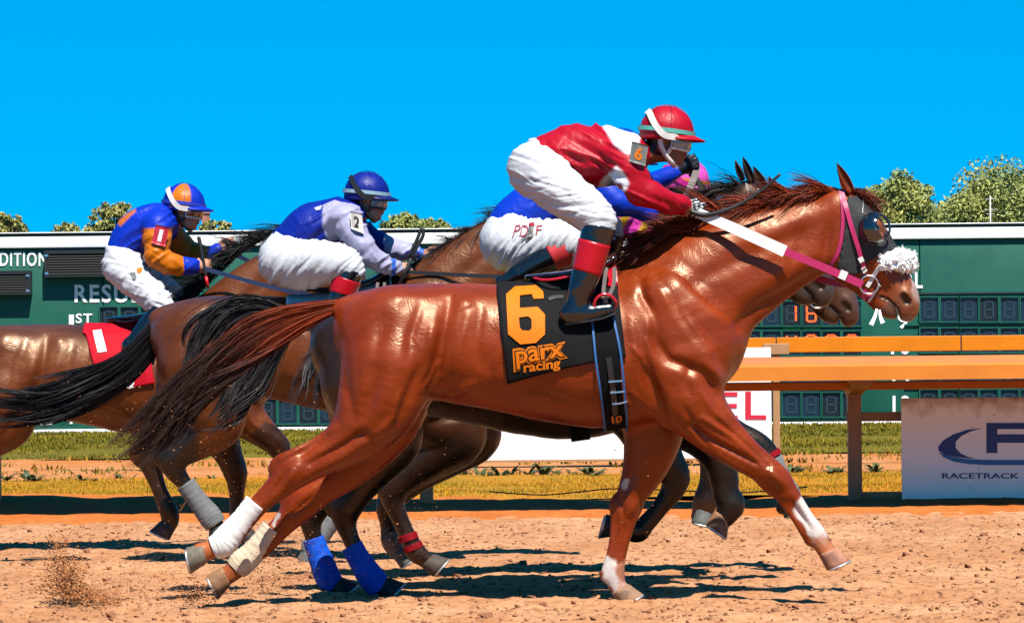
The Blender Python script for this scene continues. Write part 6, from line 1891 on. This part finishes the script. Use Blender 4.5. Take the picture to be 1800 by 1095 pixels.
# ---- saddles
def saddle(label, D, f, s_, bvhc, trim_m, flap_m, girth=True, girth_pts=None, detail=False):
    sc = Sculpt(D)
    S = FPX / D
    base = W(*f(1000, 520), D)
    sc.chain([(*f(925, 487), 4 * s_, 6.0, 0), (*f(960, 485), 6 * s_, 6.0, 0), (*f(1000, 482), 8 * s_, 5.5, 0), (*f(1050, 470), 9 * s_, 4.6, 0), (*f(1082, 452), 10 * s_, 3.2, 0)], k=.02, n=4)
    V, F = sc.build(.007, smooth=2)
    root = thing('saddle', label, 'saddle', base, 'racing saddles')
    obj('seat', V, F, boot_m, root)
    for s2_ in (-1, 1):
        # rim piping and flap
        P = np.array([W(*f(a, b), D + s2_ * w_) for a, b, w_ in ((938, 489, .07), (955, 492, .13), (975, 491, .16), (1005, 485, .17))])
        V, F = tube(spline(P, 6), .007 * s_, 8); obj('rim', V, F, trim_m, root)
        FL = np.array([(1066, 458), (1096, 452), (1098, 478), (1078, 508), (1058, 498)], dtype=float)
        if s2_ < 0:
            FLp = np.array([f(*p_) for p_ in FL]); decal('flap', FLp, [list(range(5))], bvhc, D, flap_m, root, 8, .012)
        # stirrup leathers and iron
        for dx in (0, 14):
            P = np.array([W(*f(1066 + dx, 470), D + s2_ * .285), W(*f(1062 + dx * 1.2, 500), D + s2_ * .30), W(*f(1060 + dx * .6, 524), D + s2_ * .31)])
            free_strap(P, .018, strap_grey, root, 'stirrup_leather', nrm=(0, s2_, 0))
        c = W(*f(1064, 538), D + s2_ * .31)
        A = np.linspace(0, 2 * math.pi, 29)
        L = np.array([c + np.array([math.cos(a) * .052 * (1.0 if math.sin(a) > 0 else 1.05), .02 * math.sin(a) * s2_, (math.sin(a) * (.055 if math.sin(a) > 0 else .030))]) for a in A])
        rot = math.radians(18); Lc = L - c; L = c + np.stack([Lc[:, 0] * math.cos(rot) - Lc[:, 2] * math.sin(rot), Lc[:, 1], Lc[:, 0] * math.sin(rot) + Lc[:, 2] * math.cos(rot)], 1)
        V, F = tube(L, .008, 8, cap=False); obj('stirrup', V, F, trim_m, root)
    if girth:
        gp = girth_pts or [f(1060, 540), f(1066, 600), f(1075, 680), f(1083, 748)]
        strap_on(gp, bvhc if False else BVH_OF[D], D, .096, girth_m, root, 'girth', .020, 8, .006)
        if detail:
            for dx, dy in ((-1, 0), (1, 0)):
                pts = [(1040 if dx < 0 else 1078, 560), (1046 if dx < 0 else 1090, 620), (1056 if dx < 0 else 1097, 690), (1063 if dx < 0 else 1103, 750)]
                strap_on(pts, BVH_OF[D], D, .010, girth_blue, root, 'girth_piping', .026, 8, .008)
            strap_on([(1069, 628), (1074, 660), (1079, 700), (1083, 756)], BVH_OF[D], D, .026, rubber_m, root, 'girth_strap', .027, 8, .006)
            for y_ in (668, 686, 704):
                x_ = 1067 + (y_ - 660) * .2
                strap_on([(x_, y_ + 1), (x_ + 12, y_), (x_ + 24, y_ - 1)], BVH_OF[D], D, .007, steel, root, 'buckle', .033, 5, .006)
            strap_on([(964, 528), (975, 524), (990, 523)], bvhc, D, .016, mat('grey_tab', lin(90, 92, 96), rough=.5), root, 'tab', .012)
            Vt, Ft = text_polys('10', .02)
            decal('lettering', fit(Vt, [(1074, 726), (1092, 724), (1091, 735), (1076, 737)]), Ft, BVH_OF[D], D, orange_print, root, 8, .034)
    return root
BVH_OF = {D1: bvh1, D2: bvh2, D3: bvh3, D4: bvh4, D5: bvh5}
strap_grey = mat('grey_leather', lin(110, 95, 88), rough=.6, nscale=20, namt=.2)
girth_m = mat('girth_black', lin(10, 12, 15), rough=.8, spec=.1, nscale=20, namt=.2)
girth_blue = mat('girth_blue', lin(20, 100, 170), rough=.6)
red_gloss = mat('red_gloss', lin(205, 16, 40), rough=.25, coat=.3)
saddle('small black racing saddle with red trim and red stirrups on the black cloth', D1, ident, 1.0, bc1, red_gloss, red_gloss, detail=True)
saddle('small black racing saddle on the white cloth', D2, f2, s2, bc2, black_strap, black_strap)
saddle('small black racing saddle on the pale yellow cloth', D3, f3, s3, bc3, black_strap, black_strap)
saddle('small racing saddle on the dark blue cloth', D4, f4, s4, bc4, black_strap, black_strap)
saddle('small black racing saddle on the crimson cloth', D5, f5, s5, bc5, boot_m, boot_m)
# ---- hood and bridle of the chestnut
F1 = body_faces(H1body)
N1 = vnormals(V1, F1); P1 = proj(V1)
HOOD = [(1490, 346), (1514, 346), (1531, 345), (1562, 387), (1584, 428), (1578, 436), (1547, 449), (1529, 461), (1517, 478), (1496, 486), (1470, 474), (1478, 434), (1485, 388), (1482, 362)]
ins = inpoly(P1, HOOD)
# the far side is the mirror of the near one
fsel = ins[F1].all(1)
use = np.unique(F1[fsel]); re_ = np.full(len(V1), -1); re_[use] = np.arange(len(use))
Vh = V1[use] + N1[use] * (.009 + .002 * vnoise(V1[use] * 40))[:, None]
hood = obj('blinker_hood', Vh, re_[F1[fsel]], mat('hood_cloth', lin(30, 30, 34), rough=.8, nscale=30, namt=.15, bump=.3, bscale=500, fold=.3, fscale=30), None, loc=Vh.mean(0))
hood.modifiers.new('thick', 'SOLIDIFY').thickness = .004
tag(hood, 'black blinker hood with one glossy eye cup on the chestnut head', 'hood')
bh = BVHTree.FromPolygons([Vector(v) for v in Vh], re_[F1[fsel]].tolist())
# the eye opening, the eye and the cup
EX, EY = 1533, 401
PA = np.array([(EX + 24 * math.cos(a), EY + 26 * math.sin(a)) for a in np.linspace(0, 2 * math.pi, 22, endpoint=False)])
mp_ = mat('eye_patch', lin(150, 78, 40), rough=.5, nscale=20, namt=.25)
decal('eye_opening', PA, [list(range(22))], bh, D1, mp_, hood, 8, .003)
c_eye, _ = on_surface([(EX + 4, EY + 1)], bh, D1, .0)
c_eye = c_eye[0]
th, ph = np.meshgrid(np.linspace(0, math.pi, 13), np.linspace(0, 2 * math.pi, 24, endpoint=False), indexing='ij')
def ball(c, rx, ry, rz):
    V = np.stack([c[0] + rx * np.sin(th) * np.cos(ph), c[1] + ry * np.sin(th) * np.sin(ph), c[2] + rz * np.cos(th)], -1).reshape(-1, 3)
    F = [[i * 24 + j, (i + 1) * 24 + j, (i + 1) * 24 + (j + 1) % 24, i * 24 + (j + 1) % 24] for i in range(12) for j in range(24)]
    return V, F
V, F = ball(c_eye + [0, .002, 0], .026, .020, .024)
eye = obj('eye', V, F, mat('eye_gloss', lin(14, 9, 8), rough=.06, spec=.8, coat=1.0), H1)
cv, cf = [], []
R = 27 / (FPX / D1)
na, nb = 20, 10
for i in range(nb + 1):
    t = math.radians(90 * i / nb)
    for j in range(na + 1):
        a = math.radians(75 + 235 * j / na)
        cv.append(c_eye + np.array([R * math.cos(a) * math.sin(t), -R * .95 * math.cos(t) + .006, R * math.sin(a) * math.sin(t)]))
for i in range(nb):
    for j in range(na):
        p = i * (na + 1) + j
        cf.append([p, p + 1, p + na + 2, p + na + 1])
cup = obj('eye_cup', np.array(cv), cf, mat('cup_plastic', lin(16, 22, 34), rough=.10, spec=.7, coat=.8), hood)
cup.modifiers.new('thick', 'SOLIDIFY').thickness = .004
V, F = tube(np.array([c_eye + np.array([R * math.cos(a), .0, R * math.sin(a)]) for a in np.linspace(0, 2 * math.pi, 33)]), .006, 8, cap=False)
obj('cup_rim', V, F, MATS['cup_plastic'], hood)
for q_ in ([(1532, 348), (1540, 352), (1545, 364), (1548, 372), (1542, 370), (1538, 360)], [(1549, 374), (1556, 382), (1559, 390), (1553, 386)]):
    decal('emblem', np.array(q_, dtype=float), [list(range(len(q_)))], bh, D1, orange_print, hood, 5, .005)
decal('emblem', np.array([(1515, 350), (1524, 347), (1528, 348), (1526, 352), (1517, 354)], dtype=float), [list(range(5))], bh, D1, white_print, hood, 5, .005)
pink_m = mat('pink_leather', lin(196, 26, 98), rough=.45, nscale=30, namt=.12)
white_rub = mat('white_rubber', (.46, .45, .43), rough=.55, nscale=20, namt=.06)
bit_m = steel
def merged_bvh(*parts):
    V, F = join(parts); return BVHTree.FromPolygons([Vector(v) for v in V], F)
bhd = merged_bvh((V1, F1.tolist()), (Vh, re_[F1[fsel]].tolist()))
br1 = thing('bridle', 'pink bridle with white rein section and fluffy white noseband on the chestnut', 'bridle', W(1530, 480, D1 - .1), 'bridles and reins')
sw = lambda pts, wd, m_, nm, off=.007: strap_on(pts, bhd, D1, wd, m_, br1, nm, off)
sw([(1477, 336), (1481, 365), (1481, 400), (1474, 440), (1458, 470)], .017, pink_m, 'throat_latch')
sw([(1479, 338), (1486, 362), (1497, 400), (1509, 436), (1516, 462), (1521, 480)], .021, pink_m, 'cheek_piece', .009)
for a_, b_ in (((1512, 452), (1516, 460)), ((1517, 470), (1521, 478))): sw([a_, ((a_[0] + b_[0]) / 2, (a_[1] + b_[1]) / 2), b_], .024, white_rub, 'keeper', .013)
sw([(1544, 447), (1552, 456), (1548, 466), (1536, 484), (1524, 504)], .020, white_strap, 'noseband', .009)
sw([(1520, 508), (1519, 524), (1518, 544)], .020, pink_m, 'chin_piece', .012)
sw([(1546, 502), (1534, 520), (1522, 538)], .009, white_strap, 'bit_strap', .012)
wb = on_surface([(1527, 500)], bhd, D1, .02)[0][0]
V, F = tube(np.array([wb + np.array([.044 * math.cos(a), -.004 * math.sin(a), .044 * math.sin(a)]) for a in np.linspace(0, 2 * math.pi, 33)]), .0045, 8, cap=False)
obj('bit_ring', V, F, bit_m, br1)
V, F = tube(np.array([wb + [.044, 0, 0], wb + [.07, .03, -.01]]), .006, 8); obj('bit_ring', V, F, bit_m, br1)
hn1 = W(1228, 374, D1 - .10)
pe = W(1516, 500, D1 - .13)
R0 = np.array([W(1226, 374, D1 - .10), W(1300, 406, D1 - .17), W(1380, 442, D1 - .17)])
free_strap(R0, np.linspace(.048, .056, 17), white_rub, br1, 'rein', .006)
R1 = np.array([W(1380, 442, D1 - .17), W(1450, 471, D1 - .15), pe])
free_strap(R1, .036, pink_m, br1, 'rein', .005)
free_strap(np.array([W(1476, 481, D1 - .152), W(1482, 483.5, D1 - .15), W(1488, 486, D1 - .148)]), .042, white_rub, br1, 'keeper', .012)
free_strap(np.array([W(1228, 376, D1 + .10), W(1340, 440, D1 + .20), W(1440, 490, D1 + .17), W(1520, 504, D1 + .12)]), .034, pink_m, br1, 'rein', .005)
# fleece roll over the nose
sf = Sculpt(D1)
sf.raw([list(W(1554, 466, D1 - .085)) + [.024, 1], list(W(1564, 460, D1 - .08)) + [.042, 1], list(W(1580, 458, D1 - .055)) + [.052, 1], list(W(1592, 461, D1)) + [.054, 1], list(W(1580, 458, D1 + .055)) + [.052, 1], list(W(1564, 460, D1 + .085)) + [.038, 1]], .02, 4)
V, F = sf.build(.0038, 1); N = vnormals(V, F)
V = V + N * (.010 * vnoise(V * 60) + .008 * vnoise(V * 120))[:, None]
fl = obj('fleece', V, F, mat('fleece', (.66, .66, .64), rough=.95, nscale=30, namt=.08), br1)
r = np.random.default_rng(9); ii = r.integers(0, len(V), 700)
t = np.linspace(0, 1, 6)[None, :, None]
ph_ = r.random((700, 1, 3)) * 6.28
S = V[ii][:, None] + (N[ii] + r.normal(size=(700, 3)) * .9)[:, None] * t * .007 + .004 * np.sin(t * 11 + ph_) * t
Vs, Fs = strands(S, .0012)
obj('fleece_hair', Vs, Fs, MATS['fleece'], fl)
# tongue tie
for a_, b_, c_ in (((1541, 543), (1538, 556), (1531, 571)), ((1546, 545), (1548, 558), (1552, 568))):
    free_strap(np.array([W(*a_, D1 - .07), W(*b_, D1 - .085), W(*c_, D1 - .09)]), np.linspace(.010, .022, 17), white_cloth, br1, 'tongue_tie', .006)
# ---- simpler bridles for the others
def bridle(label, D, h, V_, bvh, m_, rein_from, extra=(), rein_m=None, rw=.022, w0=-.1):
    f, s_ = h
    b = thing('bridle', label, 'bridle', W(*f(1530, 480), D - .1), 'bridles and reins')
    so = lambda P, wd, mm, nm, off=.007: strap_on([f(*p) for p in P], bvh, D, wd, mm, b, nm, off)
    so([(1480, 338), (1488, 362), (1500, 400), (1511, 440), (1524, 495)], .018, m_, 'cheek_piece')
    so([(1477, 338), (1481, 390), (1472, 440), (1462, 468)], .014, m_, 'throat_latch')
    so([(1492, 352), (1508, 352), (1528, 356)], .020, extra[0] if extra else m_, 'browband')
    so([(1588, 470), (1566, 476), (1548, 490), (1540, 510)], .020, extra[0] if extra else m_, 'noseband')
    wb = on_surface([f(1536, 514)], bvh, D, .02)[0][0]
    V, F = tube(np.array([wb + np.array([.042 * math.cos(a), -.004 * math.sin(a), .042 * math.sin(a)]) for a in np.linspace(0, 2 * math.pi, 29)]), .0055, 8, cap=False)
    obj('bit_ring', V, F, steel, b)
    for s2_ in (-1, 1):
        e = W(*f(1530, 512), D + s2_ * .12); a = np.array(rein_from[0 if s2_ < 0 else 1])
        P = np.array([a, a * .5 + e * .5 + [0, s2_ * .08, -.015], e])
        free_strap(P, rw, rein_m or m_, b, 'rein', .005)
    return b
brown_l = mat('brown_leather', lin(86, 60, 46), rough=.5, nscale=20, namt=.2)
blue_l = mat('blue_strap', lin(40, 70, 150), rough=.5, nscale=20, namt=.15)
bridle('brown bridle with blue browband on the dark bay', D3, h3, V3, bvh3, brown_l, [W(1152, 386, D3 - .13), W(1214, 304, D3 + .15)], (white_strap,), strap_grey, .034)
bridle('dark bridle with blue noseband on the brown horse', D4, h4, V4, bvh4, black_strap, [W(1216, 410, D4 - .1), W(1228, 408, D4 + .1)], (blue_l,), black_strap)
bridle('dark bridle of the bay under the navy jockey', D2, h2, V2, bvh2, black_strap, [W(712, 478, D2 - .1), W(758, 452, D2 + .11)])
bridle('blue rein bridle of the number one bay', D5, h5, V5, bvh5, black_strap, [W(358, 472, D5 - .13), W(394, 438, D5 + .15)], (blue_l,), mat('blue_rein', lin(14, 40, 84), rough=.5), .026)
free_strap(np.array([W(1226, 296, D3 + .12), W(1218, 318, D3 + .05), W(1206, 346, D3)]), .034, strap_grey, [x for x in COL.objects if x.name.startswith('bridle')][1], 'rein', .005)
# ------------------------------------------------------------------ dirt thrown up by the hooves
def clods(name, label, P, s_, seed, m_):
    r = np.random.default_rng(seed); n = len(P)
    base = np.array([[1, 1, 1], [1, -1, -1], [-1, 1, -1], [-1, -1, 1]], dtype=float) * .75
    fc = np.array([[0, 1, 2], [0, 3, 1], [0, 2, 3], [1, 3, 2]])
    V = base[None] * (s_[:, None, None] * r.uniform(.6, 1.4, (n, 4, 1))) * [1.4, 1.2, .8]
    V = V + r.normal(size=(n, 4, 3)) * (s_[:, None, None] * .3) + P[:, None]
    F = (np.arange(n)[:, None, None] * 4 + fc[None]).reshape(-1, 3)
    return tag(obj(name, V.reshape(-1, 3), F, m_, smooth=False), label, 'dirt', kind='stuff')
r = np.random.default_rng(77)
n = 11000
P = np.stack([r.uniform(-5, 5, n), 18.2 + 11 * r.random(n) ** 1.3], 1)
z = track_z(P)
clods('loose_clods', 'loose dirt clods strewn over the track', np.concatenate([P, z[:, None] + .003], 1), .003 + .009 * r.random(n) ** 3 + .012 * (r.random(n) < .02), 5, mat('clod_dirt', lin(150, 94, 56), rough=.95, nscale=10, namt=.3))
pts, sz = [], []
def spray(cx, cy, sx, sy, D, n, s0, s1, tilt=0.0, dw=.25):
    a = r.normal(size=(n, 2)) * [sx, sy]
    c, s_ = math.cos(tilt), math.sin(tilt)
    for (u, v), w_ in zip(a, r.normal(size=n) * dw):
        x_, y_ = cx + u * c - v * s_, cy + u * s_ + v * c
        q_ = W(x_, y_, D + w_)
        if q_[2] > -.01: pts.append(q_); sz.append(s0 + (s1 - s0) * r.random() ** 3)
spray(104, 975, 12, 24, 20.2, 700, .001, .005, -.12, .06); spray(118, 1014, 20, 22, 20.2, 2200, .001, .006, -.5, .09); spray(146, 1046, 34, 9, 20.2, 2200, .0012, .007, .2, .12); spray(210, 1036, 80, 18, 20.2, 1200, .0008, .004, .05, .15)
spray(345, 1045, 16, 10, 20, 700, .0012, .005, 0, .05); spray(480, 985, 30, 42, 20.3, 1100, .0012, .004, .2, .25); spray(470, 1020, 45, 14, 20.3, 600, .0012, .004)
spray(690, 930, 70, 50, 21.2, 500, .0015, .0045, 0, .4); spray(400, 880, 110, 90, 22.5, 500, .001, .0035, 0, .8); spray(650, 850, 160, 90, 20.6, 350, .001, .003, 0, .5)
spray(560, 960, 40, 50, 20.6, 500, .001, .0035, 0, .3); spray(260, 720, 160, 60, 19.6, 160, .001, .0035, 0, .3); spray(1090, 930, 60, 90, 20.1, 120, .001, .004); spray(230, 1000, 80, 30, 20.2, 700, .0008, .0025, 0, .2)
for a_ in ((470, 1000, 60, 26), (300, 1010, 90, 22), (160, 1020, 60, 26), (520, 950, 30, 40), (700, 960, 60, 30), (340, 1050, 30, 10)): spray(*a_, 20.3, 700, .0005, .0018, .1, .25)
clods('flying_dirt', 'dirt thrown up behind the galloping hooves', np.array(pts), np.array(sz), 6, mat('flying_dirt', lin(184, 116, 62), rough=.95, nscale=10, namt=.3))
